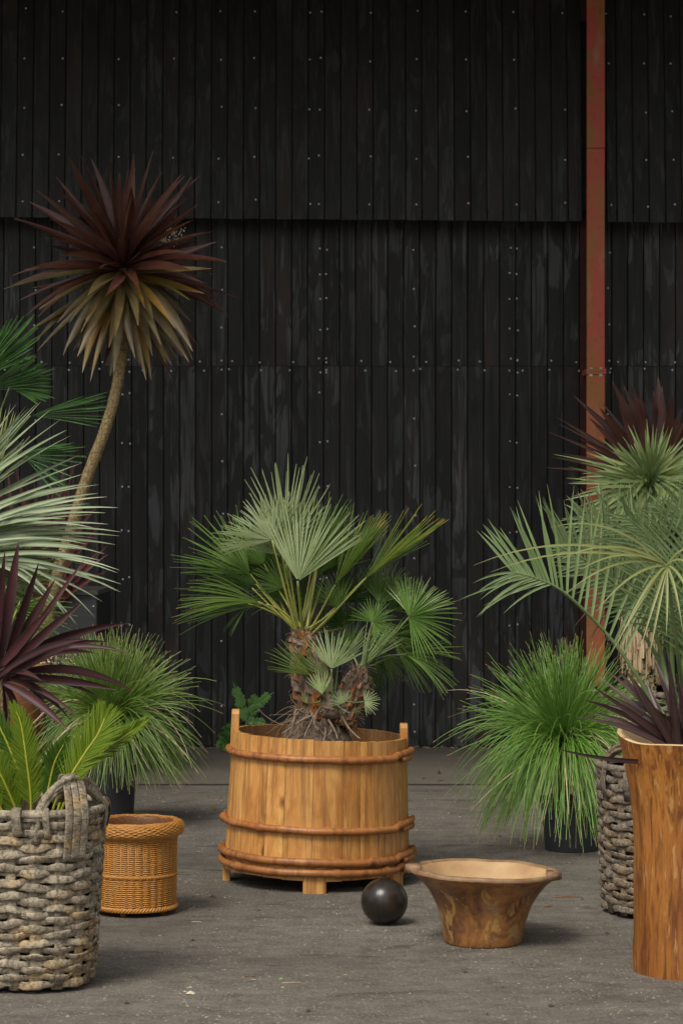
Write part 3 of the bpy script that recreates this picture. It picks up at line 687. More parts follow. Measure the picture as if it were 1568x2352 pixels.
# ---------------------------------------------------------------- black ball and bowl
q = MB(); bc = G(882.7, 2128) + V((0, .012, 0)); r = .0855
q.lathe([(max(.0008, r * math.sin(math.pi * k / 28)), r * .98 - r * .98 * math.cos(math.pi * k / 28)) for k in range(28)] + [(.018, r * 1.955), (.014, r * 1.94), (.001, r * 1.938)], 56, bc)
q.build('dark_ball', M['ball'], loc=bc, label='dark burnished wooden ball on the asphalt in front of the pine tub', category='ball')
BC = V(((1110 - 784) * 8.42 / F, 8.42, 0))
bowl = empty('wooden_bowl', BC, 'wide flared bowl carved from mottled brown burl wood', 'bowl')
def bw_(p, a_, j):
    z = p.z; sx = 1 + .03 * mn.noise(V((math.cos(a_) * 1.5, math.sin(a_) * 1.5, z * 3)))
    p = V((p.x * sx + z * .03, p.y * sx, z * (1 + .035 * (-math.cos(a_ - .3)) * (z / .25)) + .0)); return p + V((0, 0, .004 * mn.noise(V((math.cos(a_) * 3, math.sin(a_) * 3, 7))) * (z > .2)))
outp = [(.132, 0), (.137, .006), (.140, .03), (.147, .07), (.158, .11), (.173, .145), (.194, .18), (.217, .208), (.240, .228), (.257, .238), (.262, .243)]
q = MB(); q.lathe(outp, 72, BC, bw_); q.build('body', M['bowl'], bowl)
q = MB(); q.lathe([(.262, .243), (.263, .250), (.257, .256), (.245, .256), (.232, .250)], 72, BC, bw_); q.f = q.f[:-1]; q.mi = q.mi[:-1]; q.build('rim', M['bowlrim'], bowl)
q = MB(); q.lathe([(.232, .250), (.205, .225), (.17, .185), (.14, .13), (.11, .075), (.07, .05), (.001, .045)], 72, BC, bw_); q.f = [f for f in q.f if len(f) == 4]; q.mi = q.mi[:len(q.f)]; q.build('hollow', M['bowlin'], bowl)
for a_ in (178, -2):
    q = MB(); aa = rad(a_); e = V((math.cos(aa), math.sin(aa), 0)); t_ = V((-e.y, e.x, 0)); zz = .255 - .012 * math.cos(aa)
    b0 = BC + e * .25 + V((0, 0, zz)); vs = [b0 - t_ * .06 - e * .03, b0 - t_ * .03 + e * .012, b0 + e * .022, b0 + t_ * .03 + e * .012, b0 + t_ * .06 - e * .03]
    lo = [q.add(p - V((0, 0, .022))) for p in vs]; hi = [q.add(p + V((0, 0, .002))) for p in vs]
    for k in range(5): q.face(lo[k], lo[(k + 1) % 5], hi[(k + 1) % 5], hi[k])
    q.face(*hi); q.face(*lo[::-1]); q.build('lug', M['bowlrim'], bowl)

# ---------------------------------------------------------------- hollow log planter
LC = V(((1592 - 784) * 7.9 / F, 7.9, 0)); lg = empty('log_planter', LC, 'tall hollow orange brown log planter with a pale notched rim', 'planter')
def logr(z, a_):
    r = .192 + .010 * math.exp(-z / .04) * 0 + .004 * (z < .1); r += .052 * max(0, (z - .38) / .38) ** 2
    return r * (1 + .03 * mn.noise(V((math.cos(a_) * 1.3, math.sin(a_) * 1.3, z * 1.5))) + .008 * mn.noise(V((math.cos(a_) * 6, math.sin(a_) * 6, z * 4))))
def logtop(a_):      # higher at the left and rear
    d = math.degrees(a_) % 360; t = .755
    return t + .016 * math.exp(-((d - 182) / 22) ** 2) + .045 * math.exp(-((d - 140) / 26) ** 2) - .004 * math.exp(-((d - 215) / 20) ** 2) + .003 * mn.noise(V((a_ * 2, 0, 0)))
q = MB(); n = 72; nz = 20; rows = []
for j in range(nz + 1):
    rows.append([q.add(LC + V((logr(logtop(a_) * j / nz, a_) * math.cos(a_), logr(logtop(a_) * j / nz, a_) * math.sin(a_), logtop(a_) * j / nz))) for a_ in [6.2832 * k / n for k in range(n)]])
for j in range(nz):
    for k in range(n): q.face(rows[j][k], rows[j][(k + 1) % n], rows[j + 1][(k + 1) % n], rows[j + 1][k])
q.build('bark_shell', M['log'], lg)
q = MB(); rows = []
for (dr, dz) in ((0, 0), (-.004, .003), (-.014, .003), (-.018, -.004), (-.065, -.06), (-.09, -.12)):
    rows.append([q.add(LC + V(((logr(logtop(a_), a_) + dr) * math.cos(a_), (logr(logtop(a_), a_) + dr) * math.sin(a_), logtop(a_) + dz + .0005))) for a_ in [6.2832 * k / n for k in range(n)]])
for j in range(5):
    for k in range(n): q.face(rows[j][k], rows[j][(k + 1) % n], rows[j + 1][(k + 1) % n], rows[j + 1][k])
q.build('inner_wall', M['login'], lg)
q = MB(); q.lathe([(.205, .62), (.1, .64), (.001, .645)], 32, LC); q.build('soil', M['soil'], loc=LC + V((0, 0, .62)), kind='stuff', label='dark soil inside the hollow log planter', category='soil')

# ---------------------------------------------------------------- strap leaves
def leaf(root, mat, a, b, wpx, Y, bow=None, fold=.18, up=None, n=9, base=.4, peak=.45, name='leaf', kink=0):
    q = MB(); L = (b - a).length; bw2 = bow if bow is not None else V((0, 0, U(.0, .08) * L))
    pts = quad(a, b, bw2, n); up = up or (TOCAM + V((U(-.5, .5), 0, U(-.2, .7)))); q.ribbon(pts, leafw(px(wpx, Y), n, base, peak), up, fold); return q.build(name, mat, root)
mauve = empty('cordyline', P(1560, 1715, 7.88), 'dusky mauve cordyline sprouting from the hollow log planter', 'plant')
mb0 = P(1562, 1735, 7.88)
tips = [(1375,1558,15),(1389,1540,14),(1409,1530,15),(1431,1534,16),(1452,1560,18),(1470,1585,20),(1499,1510,18),(1518,1560,18),(1535,1508,18),(1552,1550,18),(1339,1611,15),(1321,1650,13),(1274,1722,10),(1360,1580,15),(1420,1590,18),(1400,1600,16),(1490,1620,20),(1460,1640,22),(1440,1610,18),(1580,1520,18),(1600,1500,18),(1630,1540,18),(1660,1520,18),(1700,1560,16),(1730,1600,16),(1760,1640,15),(1800,1690,14),(1350,1640,14),(1380,1620,15),(1545,1600,20),(1510,1640,22),(1570,1580,20),(1610,1570,20),(1690,1680,16),(1640,1620,18),(1480,1560,16), (1530,1650,22)]
for i, (tx, ty, w_) in enumerate(tips):
    dy = U(-.12, .18); a_ = mb0 + V((U(-.03, .03), U(-.03, .03), U(-.04, .02))); b_ = P(tx, ty, 7.88 + dy)
    bo = V((0, 0, U(.0, .03))) if ty < 1600 else V((.0, 0, .055)); 
    if tx == 1274: bo = V((-.03, 0, -.03)); b_ = P(tx, ty, 7.62)
    leaf(mauve, M['cord_mauve'], a_, b_, w_ * 1.15, 7.88, bo, .25, base=.6, peak=.35)
q = MB(); q.tube([LC + V((-.03, 0, .6)), mb0 + V((0, 0, .03))], [.03, .02], 10); q.build('stem', M['scaled'], mauve)

# ---------------------------------------------------------------- willow baskets
def se(a_, n=2.7): return 1 / (abs(math.cos(a_)) ** n + abs(math.sin(a_)) ** n) ** (1 / n)
def basket(root, c, r0, r1, H, nst, nrow, mat, rot=0, seed=0, rh=.0105, lean=0):
    rnd = random.Random(seed)
    def pt(a_, z, off): 
        t = z / H; r = (r0 + (r1 - r0) * t ** .8) * se(a_ - rot) + off; return c + V((r * math.cos(a_) + lean * z, r * math.sin(a_), z))
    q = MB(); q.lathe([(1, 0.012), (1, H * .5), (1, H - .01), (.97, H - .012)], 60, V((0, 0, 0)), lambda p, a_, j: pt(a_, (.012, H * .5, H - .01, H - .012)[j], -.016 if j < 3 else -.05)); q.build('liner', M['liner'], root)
    for i in range(nst):
        a_ = 6.2832 * (i + rnd.uniform(-.15, .15)) / nst; w_ = 6.2832 * r1 / nst * rnd.uniform(.36, .52); q = MB()
        n = 8; pts = [pt(a_ + .02 * math.sin(k), H * .02 + H * .98 * k / n, -.002) for k in range(n + 1)]; e = V((math.cos(a_), math.sin(a_), 0))
        q.tube(pts, [w_ / 2] * (n + 1), 8, flat=.28, up=e); q.build('stake', mat, root)
    z = .012
    for j in range(nrow):
        q = MB(); n = nst * 7; pts = []; rs = []; ph = j % 2; hh = (H - .03) / nrow; zc = .018 + hh * (j + .5); sd2 = rnd.uniform(0, 99)
        for k in range(n):
            a_ = 6.2832 * k / n; u = nst * a_ / 2 + ph * math.pi / 1.0 * .5 * 2 / 2
            wv = math.cos(nst * a_ / 2 + math.pi * ph)
            zz = zc + .010 * mn.noise(V((a_ * 2.2, sd2, 0))) + .007 * mn.noise(V((a_ * 7, sd2, 3)))
            wv2 = max(-1, min(1, wv * 1.6)); pts.append(pt(a_ , zz, .002 + .0062 * wv2)); rs.append(rh * (.86 + .2 * max(0, wv)) * (1 + .3 * mn.noise(V((a_ * 5, sd2, 8))) + rnd.uniform(-.06, .06)))
        pts.append(pts[0]); rs.append(rs[0]); q.tube(pts, [x_ * .42 for x_ in rs], 8, caps=False, flat=2.9); 
        o = q.build('weaver', mat, root)
    return pt
def strap(root, mat, pts, w_, up, name='strap', th=.13):
    q = MB(); q.tube(pts, w_ / 2, 8, flat=th, up=up); return q.build(name, mat, root)
BL = V(((70 - 784) * 7.70 / F, 7.70, 0))
bl = empty('willow_basket', BL, 'weathered grey willow basket with big arched handle nearest the camera on the left', 'basket', 'weathered grey willow baskets')
BH = .57
bpt = basket(bl, BL, .190, .230, BH, 18, 25, M['greyw'], 0, 3, .0112)
q = MB(); pts = [bpt(6.2832 * k / 90, BH - .008 + .004 * mn.noise(V((k * .2, 3, 0))), .004) for k in range(91)]; q.tube(pts, [.014 + .003 * mn.noise(V((k * .35, 0, 0))) for k in range(91)], 8, caps=False); q.build('rim', M['greyw'], bl)
def handle(root, pt, a0, a1, H, h, mat, nb=6, th=.009, out=.0):
    e = V((math.cos((a0 + a1) / 2), math.sin((a0 + a1) / 2), 0)); A = pt(a0, H - .1, .0); B = pt(a1, H - .1, .0)
    for i in range(nb):
        u = (i / (nb - 1) - .5); q = MB(); pts = []; n = 20
        for k in range(n + 1):
            t = k / n; s2 = math.sin(math.pi * t); p = A.lerp(B, .5 - .5 * math.cos(math.pi * t) if True else t)
            hh = (h + .1 + u * .032) * s2 ** .75; pts.append(p + V((0, 0, hh)) + e * (.02 * s2 + (U(-.003, .003) + (.006 if i % 2 else -.006)) + out))
        q.tube(pts, [th * U(.85, 1.1)] * (n + 1), 6); q.build('handle_rod', mat, root)
handle(bl, bpt, rad(-80), rad(-4), BH, .082, M['greyw'], 6, .0090, .004)
am = rad(-50); em = V((math.cos(am), math.sin(am), 0)); tm = V((-em.y, em.x, 0)); topm = (bpt(rad(-82), BH - .1, 0) + bpt(rad(-2), BH - .1, 0)) / 2 + em * .024
for dt, w_ in ((-.028, .031), (-.001, .030), (.026, .030)):
    p = topm + tm * dt; low = bpt(am + dt / .26, BH, .012)
    strap(bl, M['greyw'], spline([V((p.x, p.y, BH + .02)) - em * .016, V((p.x, p.y, BH + .080)) - em * .012, V((p.x, p.y, BH + .104)), V((p.x, p.y, BH + .083)) + em * .018, V((low.x, low.y, BH + .0)) + em * .008, bpt(am + dt / .26, BH - .09, .018), bpt(am + dt / .26, BH - .155, .012)], 4), w_, em, 'strap')
for aa, w_, dl in ((-93, .032, .075), (-72, .022, .085), (-12, .028, .08), (-118, .03, .07), (15, .03, .08)):
    a_ = rad(aa); e = V((math.cos(a_), math.sin(a_), 0))
    strap(bl, M['greyw'], spline([bpt(a_, BH - .03, -.02), bpt(a_, BH + .008, -.008), bpt(a_, BH + .008, .012), bpt(a_, BH - .03, .022), bpt(a_ + .03, BH - dl, .014)], 4), w_, e, 'strap')
q = MB(); pts = [bpt(a_, .12 + .0, .012) for a_ in (rad(-3), rad(-5))]; q.box(bpt(rad(-3), .19, .004), (.01, .02, .045)); q.build('scrap', M['white'], bl)
q = MB(); q.lathe([(.20, .50), (.1, .505), (.001, .51)], 24, BL); q.build('soil', M['soil'], loc=BL + V((0, 0, .5)), kind='stuff', label='dark soil inside the nearest grey willow basket', category='soil')

BR = V(((1508 - 784) * 9.06 / F, 9.06, 0)); br = empty('willow_basket', BR, 'dark grey willow basket half hidden behind the hollow log planter', 'basket', 'weathered grey willow baskets')
rpt = basket(br, BR, .190, .210, .56, 16, 21, M['greyd'], .15, 5, .0115)
handle(br, rpt, rad(188), rad(268), .56, .075, M['greyd'], 5, .0075)
q = MB(); pts = [rpt(6.2832 * k / 70, .553, .004) for k in range(71)]; q.tube(pts, .014, 8, caps=False); q.build('rim', M['greyd'], br)
for aa in (205, 236):
    a_ = rad(aa); strap(br, M['greyd'], [rpt(a_, .57, -.01), rpt(a_, .575, .01), rpt(a_, .50, .02), rpt(a_, .44, .014)], .03, V((math.cos(a_), math.sin(a_), 0)))
BB = V(((1462 - 784) * 12.5 / F, 12.5, 0)); bb = empty('willow_basket', BB, 'dark willow basket at the back holding the shaggy trunked yucca', 'basket', 'weathered grey willow baskets')
ppt = basket(bb, BB, .22, .27, .60, 18, 18, M['greyd'], .2, 8, .013)
handle(bb, ppt, rad(170), rad(215), .60, .06, M['greyd'], 4, .009)

# ---------------------------------------------------------------- golden wicker basket
WC = V(((311 - 784) * 9.06 / F, 9.06, 0)); wk = empty('wicker_basket', WC, 'golden wicker waste basket with rolled rim on little round feet', 'basket')
wr = .148; q = MB(); nst = 34
def wpt(a_, z, off=0): return WC + V(((wr + off + .004 * (z / .3)) * math.cos(a_), (wr + off + .004 * (z / .3)) * math.sin(a_), z))
q.lathe([(wr - .004, .02), (wr - .001, .29), (.13, .292)], 48, WC); q.build('liner', M['wickd'], wk)
q = MB()
for i in range(nst):
    a_ = 6.2832 * i / nst; q.tube([wpt(a_, .022, -.001), wpt(a_, .29, -.001)], .0028, 5)
q.build('stakes', M['wick'], wk, kind='stuff')
q = MB(); nr = 33
for j in range(nr):
    z = .034 + .252 * j / nr
    if abs(z - .148) < .006: continue
    n = nst * 4; pts = [wpt(6.2832 * k / n, z + .0012 * math.sin(math.pi * k / 2), -.0016 + .0052 * abs(math.sin(math.pi * k / 4)) + .0008 * (j % 2)) for k in range(n + 1)]
    q.tube(pts, .0030, 5, caps=False)
q.build('weave', M['wick'], wk, kind='stuff')
def plait(z, off, r, turns, nm, zr=.004, strands=3):
    q = MB()
    for s2 in range(strands):
        n = 260; pts = []
        for k in range(n + 1):
            a_ = 6.2832 * k / n; w_ = a_ * turns + 6.2832 * s2 / strands; pts.append(wpt(a_, z + zr * math.sin(w_), off + zr * .7 * math.cos(w_)))
        q.tube(pts, r, 5, caps=False)
    q.build(nm, M['wick'], wk)
plait(.148, .003, .0032, 30, 'band'); plait(.026, .004, .004, 26, 'foot_band', .006); plait(.287, .003, .003, 30, 'band', .003)
q = MB(); prof = []
for k in range(15):
    t = k / 14; a_ = -2.0 + t * 4.4; prof.append((.157 + .003 + .021 * math.cos(a_), .318 + .026 * math.sin(a_)))
prof = [(wr + .004, .290)] + prof[1:] + [(.142, .325), (.135, .30)]
q.lathe([(r_ - .004, z) for r_, z in prof], 64, WC); q.f = [f for f in q.f if len(f) == 4]; q.mi = q.mi[:len(q.f)]; q.build('rim_core', M['wickd'], wk)
q = MB()
for j in range(int(len(prof) * 1.4)):
    t = min(j / 1.4, len(prof) - 1.001); i0 = int(t); fr = t - i0; r_, z = (prof[i0][0] * (1 - fr) + prof[min(i0 + 1, len(prof) - 1)][0] * fr, prof[i0][1] * (1 - fr) + prof[min(i0 + 1, len(prof) - 1)][1] * fr)
    n = nst * 6; pts = []
    for k in range(n + 1):
        a_ = 6.2832 * k / n; w_ = .0015 * math.cos(a_ * nst + math.pi * (j % 2)); pts.append(WC + V(((r_ + w_) * math.cos(a_), (r_ + w_) * math.sin(a_), z + w_ * .6 + .0012 * math.sin(a_ * 9 + j))))
    q.tube(pts, .0034, 5, caps=False)
q.build('rim', M['wick'], wk)
for a_ in (rad(-105), rad(-35), rad(60), rad(150)):
    q = MB(); p = WC + V((math.cos(a_) * .13, math.sin(a_) * .13, 0)); q.tube([p, p + V((0, 0, .03))], .0125, 10); q.build('foot', M['wickd'], wk)

# ---------------------------------------------------------------- grass trees and pots
def pot(c, r, h, label, taper=.86):
    t = empty('plant_pot', c, label, 'pot', 'black plastic plant pots'); q = MB(); q.lathe([(r * taper, 0), (r * taper, .004), (r, h - .03), (r * 1.0, h - .02), (r * 1.04, h - .02), (r * 1.04, h), (r * .97, h), (r * .95, h - .03)], 40, c); q.build('shell', M['pot'], t)
    q = MB(); q.lathe([(r * .95, h - .02), (.001, h - .015)], 24, c); q.build('compost', M['soil'], t); return t
def grass_tree(c, crown, L, n, mat, label, seed, sky_bias=.45, minz=.03, Yp=10.7, wpx=2.6):
    t = empty('grass_tree', c, label, 'plant', 'grass trees with long thin blades'); q = MB(); q.tube([c + V((0, 0, .02)), crown], [.07, .045], 12, jit=.2); q.build('stem', M['scaled'], t)
    for part, cnt in (('upright_blades', int(n * sky_bias)), ('arching_blades', n - int(n * sky_bias)), ('dead_blades', 45)):
        q = MB()
        for i in range(cnt):
            az = U(0, 6.2832)
            if part == 'upright_blades': el = rad(90 - 58 * R() ** .8); ll = L * U(.66, .92); g_ = U(.05, .5) * (1 + (1.57 - el) * .9)
            else: el = rad(U(-20, 62)); ll = L * U(.6, 1.15); g_ = U(1.2, 3.6)
            d = V((math.cos(az) * math.cos(el), math.sin(az) * math.cos(el), math.sin(el)))
            p = crown + V((math.cos(az) * .02, math.sin(az) * .02, U(-.05, .015)))
            pts = arc(p, d, ll, g_, 10, .4)
            cut = [k for k, pp in enumerate(pts) if pp.z < minz]
            if cut: pts = pts[:max(3, cut[0])]
            m_ = len(pts); w_ = px(wpx, Yp) * U(.8, 1.2)
            q.ribbon(pts, [w_ * (1 - .65 * (k / (m_ - 1)) ** 2) for k in range(m_)], (TOCAM + V((U(-.6, .6), 0, U(-.3, .6)))), .3)
        q.build(part, M['straw'] if part[0] == 'd' else mat, t, kind='stuff')
    return t
GR = V(((1312 - 784) * 10.75 / F, 10.75, 0)); pot(GR, .137, .235, 'short black pot under the bright green grass tree on the right')
grass_tree(GR + V((0, 0, .2)), P(1295, 1704, 10.75), .55, 1450, M['grass'], 'bright green grass tree with drooping thin blades right of the tub', 1, .38)
GL = V(((262 - 784) * 11.7 / F, 11.7, 0)); pot(GL, .108, .30, 'tall black pot under the dull green grass tree on the left')
grass_tree(GL + V((0, 0, .26)), P(258, 1650, 11.6), .50, 1250, M['grassl'], 'dull green spiky grass tree behind the golden wicker basket', 2, .5, .18, 11.6)

# ---------------------------------------------------------------- tall red cordyline
CY = 13.2; cc = P(283, 612, CY)
tc = empty('tall_cordyline', V((P(120, 1400, CY).x, CY, 0)), 'tall cordyline with bent tan trunk and round burgundy and olive crown', 'tree')
tp = [P(60, 1640, CY), P(100, 1480, CY), P(130, 1330, CY), P(158, 1240, CY), P(184, 1150, CY), P(207, 1080, CY), P(236, 1005, CY), P(258, 935, CY), P(272, 870, CY), P(282, 800, CY), P(287, 740, CY), P(284, 620, CY)]
tp[0].z = 0.25
q = MB(); tps = spline(tp, 5); L_ = len(tps); q.tube(tps, [px(15 - 3.5 * k / L_, CY) * (1 + .05 * mn.noise(V((k * .8, 0, 0)))) for k in range(L_)], 14, jit=.05); q.build('trunk', M['bark'], tc)
rs_ = random.Random(5)
for i in range(165):
    z = 1 - 2 * (i + .5) / 165; az = i * 2.39996 + rs_.uniform(-.2, .2); el = math.asin(z)
    if z < -.55 and rs_.random() < .08: continue
    d = V((math.cos(az) * math.cos(el), math.sin(az) * math.cos(el), math.sin(el)))
    ll = px(262, CY) * rs_.uniform(.78, 1.08) * (1.0 if z > -.3 else .95)
    g_ = rs_.uniform(.0, .3) if z > .35 else rs_.uniform(.05, .7) if z > -.2 else rs_.uniform(.3, 1.3)
    start = cc + V((0, 0, -.10 * (1 - z) / 2 + .02)); pts = arc(start, d, ll, g_, 9, .32)
    front = d.y < .1
    mt = M['cord_red'] if z > -.14 + rs_.uniform(-.3, .3) else (M['cord_olive'] if rs_.random() < .86 else M['cord_gold'])
    if z < -.2 and not front and rs_.random() < .5: mt = M['cord_red']
    q = MB(); q.ribbon(pts, leafw(px(rs_.uniform(16, 28), CY), 9, .42, .42), (UP * .45 + TOCAM * .7 + V((rs_.uniform(-.6, .6), rs_.uniform(-.3, .3), rs_.uniform(-.2, .4)))), .22); q.build('leaf', mt, tc)
q = MB(); c2 = P(395, 548, CY - .1)
for i in range(70): p = c2 + V((U(-.05, .05), U(-.03, .03), U(-.05, .05))); p.x += (p.z - c2.z) * .6; q.tube([p, p + V((U(-.006, .006), 0, .006))], .0028, 4)
q.build('seed_cluster', M['straw'], tc, kind='stuff')
# ---------------------------------------------------------------- red cordyline on the right
RY = 14.2; rcn = P(1512, 1110, RY)
rcd = empty('red_cordyline', V((rcn.x, RY, 0)), 'dark red cordyline fanning out behind the yucca beside the steel column', 'plant')
q = MB(); q.tube([V((rcn.x, RY, .0)), rcn + V((0, 0, -.05))], [.03, .022], 10); q.build('trunk', M['bark'], rcd)
rt = [(1405,877,20),(1432,888,20),(1452,884,18),(1511,868,26),(1520,890,22),(1500,900,20),(1317,911,14),(1375,938,18),(1385,930,14),(1565,942,22),(1580,960,22),(1600,930,20),(1640,960,20),(1278,961,8),(1282,976,7),(1256,994,7),(1266,1052,8),(1252,1077,7),(1290,1044,7),(1680,1000,18),(1720,1060,16),(1740,1130,14),(1300,1150,8),(1320,1180,9),(1700,1190,14),(1330,1010,10),(1470,905,18),(1545,905,20),(1420,930,18),(1350,960,14)]
for (x, y, w_) in rt: leaf(rcd, M['cord_red'], rcn + V((U(-.03, .03), U(-.04, .04), U(-.05, .03))), P(x, y, RY + U(-.2, .2)), w_ * 1.35, RY, V((0, 0, .03)) if y > 940 else V((U(-.02, .02), 0, 0)), .2, base=.5)
for (x, y, w_) in ((1160,1335,8),(1105,1333,6),(1180,1440,8),(1210,1480,9),(1230,1420,8),(1290,1450,10)): leaf(rcd, M['cord_red'], P(1500, 1260, RY), P(x + 140, y, RY - .2), w_, RY, V((0, 0, .05)), .2)
# ---------------------------------------------------------------- yucca
YY = 12.5; yc = P(1494, 1108, YY); yu = empty('yucca', BB + V((0, 0, .5)), 'blue green yucca with narrow spiky crown on a shaggy straw trunk', 'plant')
tb = [BB + V((0, 0, .42)), P(1468, 1590, YY), P(1472, 1480, YY), P(1474, 1380, YY), P(1482, 1260, YY), P(1492, 1130, YY)]
q = MB(); pts = spline(tb, 5); q.tube(pts, [px(30 - 4 * k / len(pts), YY) * (1 + .06 * mn.noise(V((k, 0, 0)))) for k in range(len(pts))], 18, jit=.10); q.build('trunk', M['yb'], yu)
q = MB()
for i in range(650):
    t = U(0, 1); ty = 1270 + 205 * t; c_ = P(1472, ty, YY); a_ = U(0, 6.28); rr = px(51, YY) * U(.8, 1.08); p = c_ + V((math.cos(a_) * rr * .8, math.sin(a_) * rr * .8, 0)); L = px(U(45, 85), YY)
    q.ribbon([p, p + V((math.cos(a_) * .02, math.sin(a_) * .02, -L * .5)), p + V((math.cos(a_) * .022 + U(-.01, .01), math.sin(a_) * .022, -L))], [px(U(3, 7), YY)] * 3, V((math.cos(a_), math.sin(a_), .1)), .2)
q.build('dead_leaf_skirt', M['thatch'], yu, kind='stuff')
q = MB()
for i in range(260):
    t = U(0, 1); ty = 1465 + 160 * t; a_ = U(0, 6.28); rr = px(29, YY); c_ = P(1470, ty, YY); p = c_ + V((math.cos(a_) * rr, math.sin(a_) * rr, 0)); e = V((math.cos(a_), math.sin(a_), 0))
    q.ribbon([p, p + e * .012 + V((0, 0, -.012)), p + e * .014 + V((0, 0, -.028))], [px(U(6, 11), YY)] * 3, e, .2)
q.build('leaf_scars', M['thatch'], yu, kind='stuff')
q = MB()
for i in range(270):
    z = 1 - 1.75 * (i + .5) / 270; az = i * 2.39996 + U(-.2, .2); el = math.asin(max(-1, z)); d = V((math.cos(az) * math.cos(el), math.sin(az) * math.cos(el), math.sin(el)))
    ll = px(222, YY) * U(.72, 1.05) * (.62 if z > .6 else .8 if z > .35 else 1); pts = arc(yc + V((0, 0, U(-.05, .03))), d, ll, U(.0, .3) if z > 0 else U(.2, .8), 6, .08)
    q.ribbon(pts, leafw(px(U(6, 9), YY), 6, .5, .4), (TOCAM + V((U(-.5, .5), 0, U(0, .6)))), .2)
q.build('spiky_crown', M['yucca'], yu, kind='stuff')

# ---------------------------------------------------------------- feather fronds
def frond(root, mat, pts, Y, lmax, n=34, ang=50, wpx=7, gdroop=.6, rr=(.011, .004), both=1, upv=None, rmat=None, vlift=.35, start=.25, name='frond', tipf=.5, sides=(-1, 1), tipang=18):
    pts = spline(pts, 8); L = len(pts); q = MB(); q.tube(pts, [rr[0] + (rr[1] - rr[0]) * k / (L - 1) for k in range(L)], 6); f = q.build(name, rmat or M['petg'], root)
    q = MB(); upv = upv or TOCAM
    for i in range(n):
        t = start + (1 - start) * i / (n - 1); k = t * (L - 1); i0 = min(int(k), L - 2); p = pts[i0].lerp(pts[i0 + 1], k - i0); tg = (pts[i0 + 1] - pts[i0]).normalized()
        sd2 = tg.cross(upv).normalized(); nn = sd2.cross(tg).normalized()
        for s2 in sides:
            an = rad(ang + (tipang - ang) * ((t - start) / (1 - start)) ** 1.5 + U(-5, 5)); d = tg * math.cos(an) + sd2 * s2 * math.sin(an) + nn * (vlift + U(-.12, .12)); d.normalize()
            u = (t - start) / (1 - start); ll = px(lmax, Y) * (.55 + .45 * math.sin(math.pi * min(1, u * 1.15 + .12))) * U(.88, 1.06) * (1 if u < .8 else 1 - (u - .8) * (1 - tipf) * 5)
            q.ribbon(arc(p, d, ll, gdroop * U(.3, 2.0), 6, .06 + gdroop * .9), leafw(px(wpx, Y), 6, .7, .3), nn, .25)
    q.build('leaflets', mat, f, kind='stuff'); return f
BY = 9.2
bu = empty('feather_palm', BR + V((0, 0, .5)), 'olive green feather palm arching out of the dark basket on the right', 'palm')
def K7(x, y, Y=BY): return P(1003.8 + .3601 * x, 815.6 + .3601 * y, Y)
base = P(1556, 1700, BY)
frond(bu, M['butia'], [base, P(1500, 1620, BY), P(1461, 1553, BY), P(1395, 1462, BY), P(1299, 1367, BY), P(1235, 1333, BY), P(1177, 1316, BY)], BY, 262, 25, 58, 7.5, .12, sides=(1,), start=.42, vlift=.0, upv=TOCAM, tipang=38, tipf=1)
frond(bu, M['butia'], [base, P(1510, 1620, BY + .1), P(1461, 1553, BY + .05), P(1395, 1462, BY), P(1299, 1367, BY - .05), P(1235, 1333, BY - .05), P(1182, 1318, BY - .05)], BY, 200, 10, 36, 6, .35, sides=(-1,), start=.75, vlift=.3, upv=TOCAM, tipang=10, rr=(.004, .003), tipf=1)
frond(bu, M['butia'], [base, P(1530, 1560, BY + .15), P(1500, 1450, BY + .15), P(1436, 1367, BY + .15), P(1360, 1300, BY + .15), P(1285, 1258, BY + .15)], BY, 250, 30, 55, 7, .18, start=.35, vlift=.1, sides=(1,), tipang=38, tipf=1)
frond(bu, M['butia'], [base, P(1530, 1560, BY + .15), P(1500, 1450, BY + .15), P(1436, 1367, BY + .15), P(1360, 1300, BY + .15), P(1288, 1258, BY + .15)], BY, 130, 20, 50, 8, .3, start=.5, vlift=.2, sides=(-1,), tipang=20, rr=(.004, .003))
frond(bu, M['butia'], [base, P(1545, 1560, BY + .05), P(1540, 1440, BY), P(1525, 1330, BY), P(1490, 1240, BY), P(1440, 1190, BY)], BY, 210, 30, 46, 6, .3, start=.35, vlift=.2, tipang=30)
frond(bu, M['butia'], [base, P(1565, 1560, BY + .05), P(1580, 1420, BY), P(1590, 1300, BY), P(1580, 1220, BY), P(1560, 1170, BY)], BY, 220, 32, 44, 6, .3, start=.3, vlift=.2, tipang=25)
frond(bu, M['butia'], [base, P(1590, 1560, BY + .05), P(1640, 1420, BY), P(1700, 1320, BY), P(1780, 1270, BY)], BY, 170, 30, 55, 8, .2, start=.3, vlift=.2)
frond(bu, M['fan_dark'], [base, P(1580, 1600, BY + .2), P(1590, 1500, BY + .25), P(1570, 1400, BY + .3), P(1545, 1340, BY + .3)], BY, 130, 30, 50, 8, .3, start=.4, vlift=.1)
frond(bu, M['butia'], [base, P(1545, 1560, BY + .3), P(1520, 1440, BY + .35), P(1470, 1310, BY + .35), P(1400, 1230, BY + .35), P(1330, 1190, BY + .35)], BY, 190, 28, 50, 6.5, .3, start=.4, vlift=.1, tipang=28)
frond(bu, M['butia'], [base, P(1535, 1580, BY + .25), P(1490, 1480, BY + .28), P(1420, 1400, BY + .28), P(1370, 1350, BY + .28)], BY, 190, 26, 62, 7.5, .15, start=.55, vlift=.1, sides=(1,), tipang=48, tipf=1)
H = K7(1462, 1350, BY - .35); q = MB(); q.tube(spline([base, P(1566, 1600, BY - .1), P(1553, 1480, BY - .25), H], 6), [.012 - .007 * k / 18 for k in range(19)], 7); fb = q.build('frond', M['petg'], bu)
q = MB()
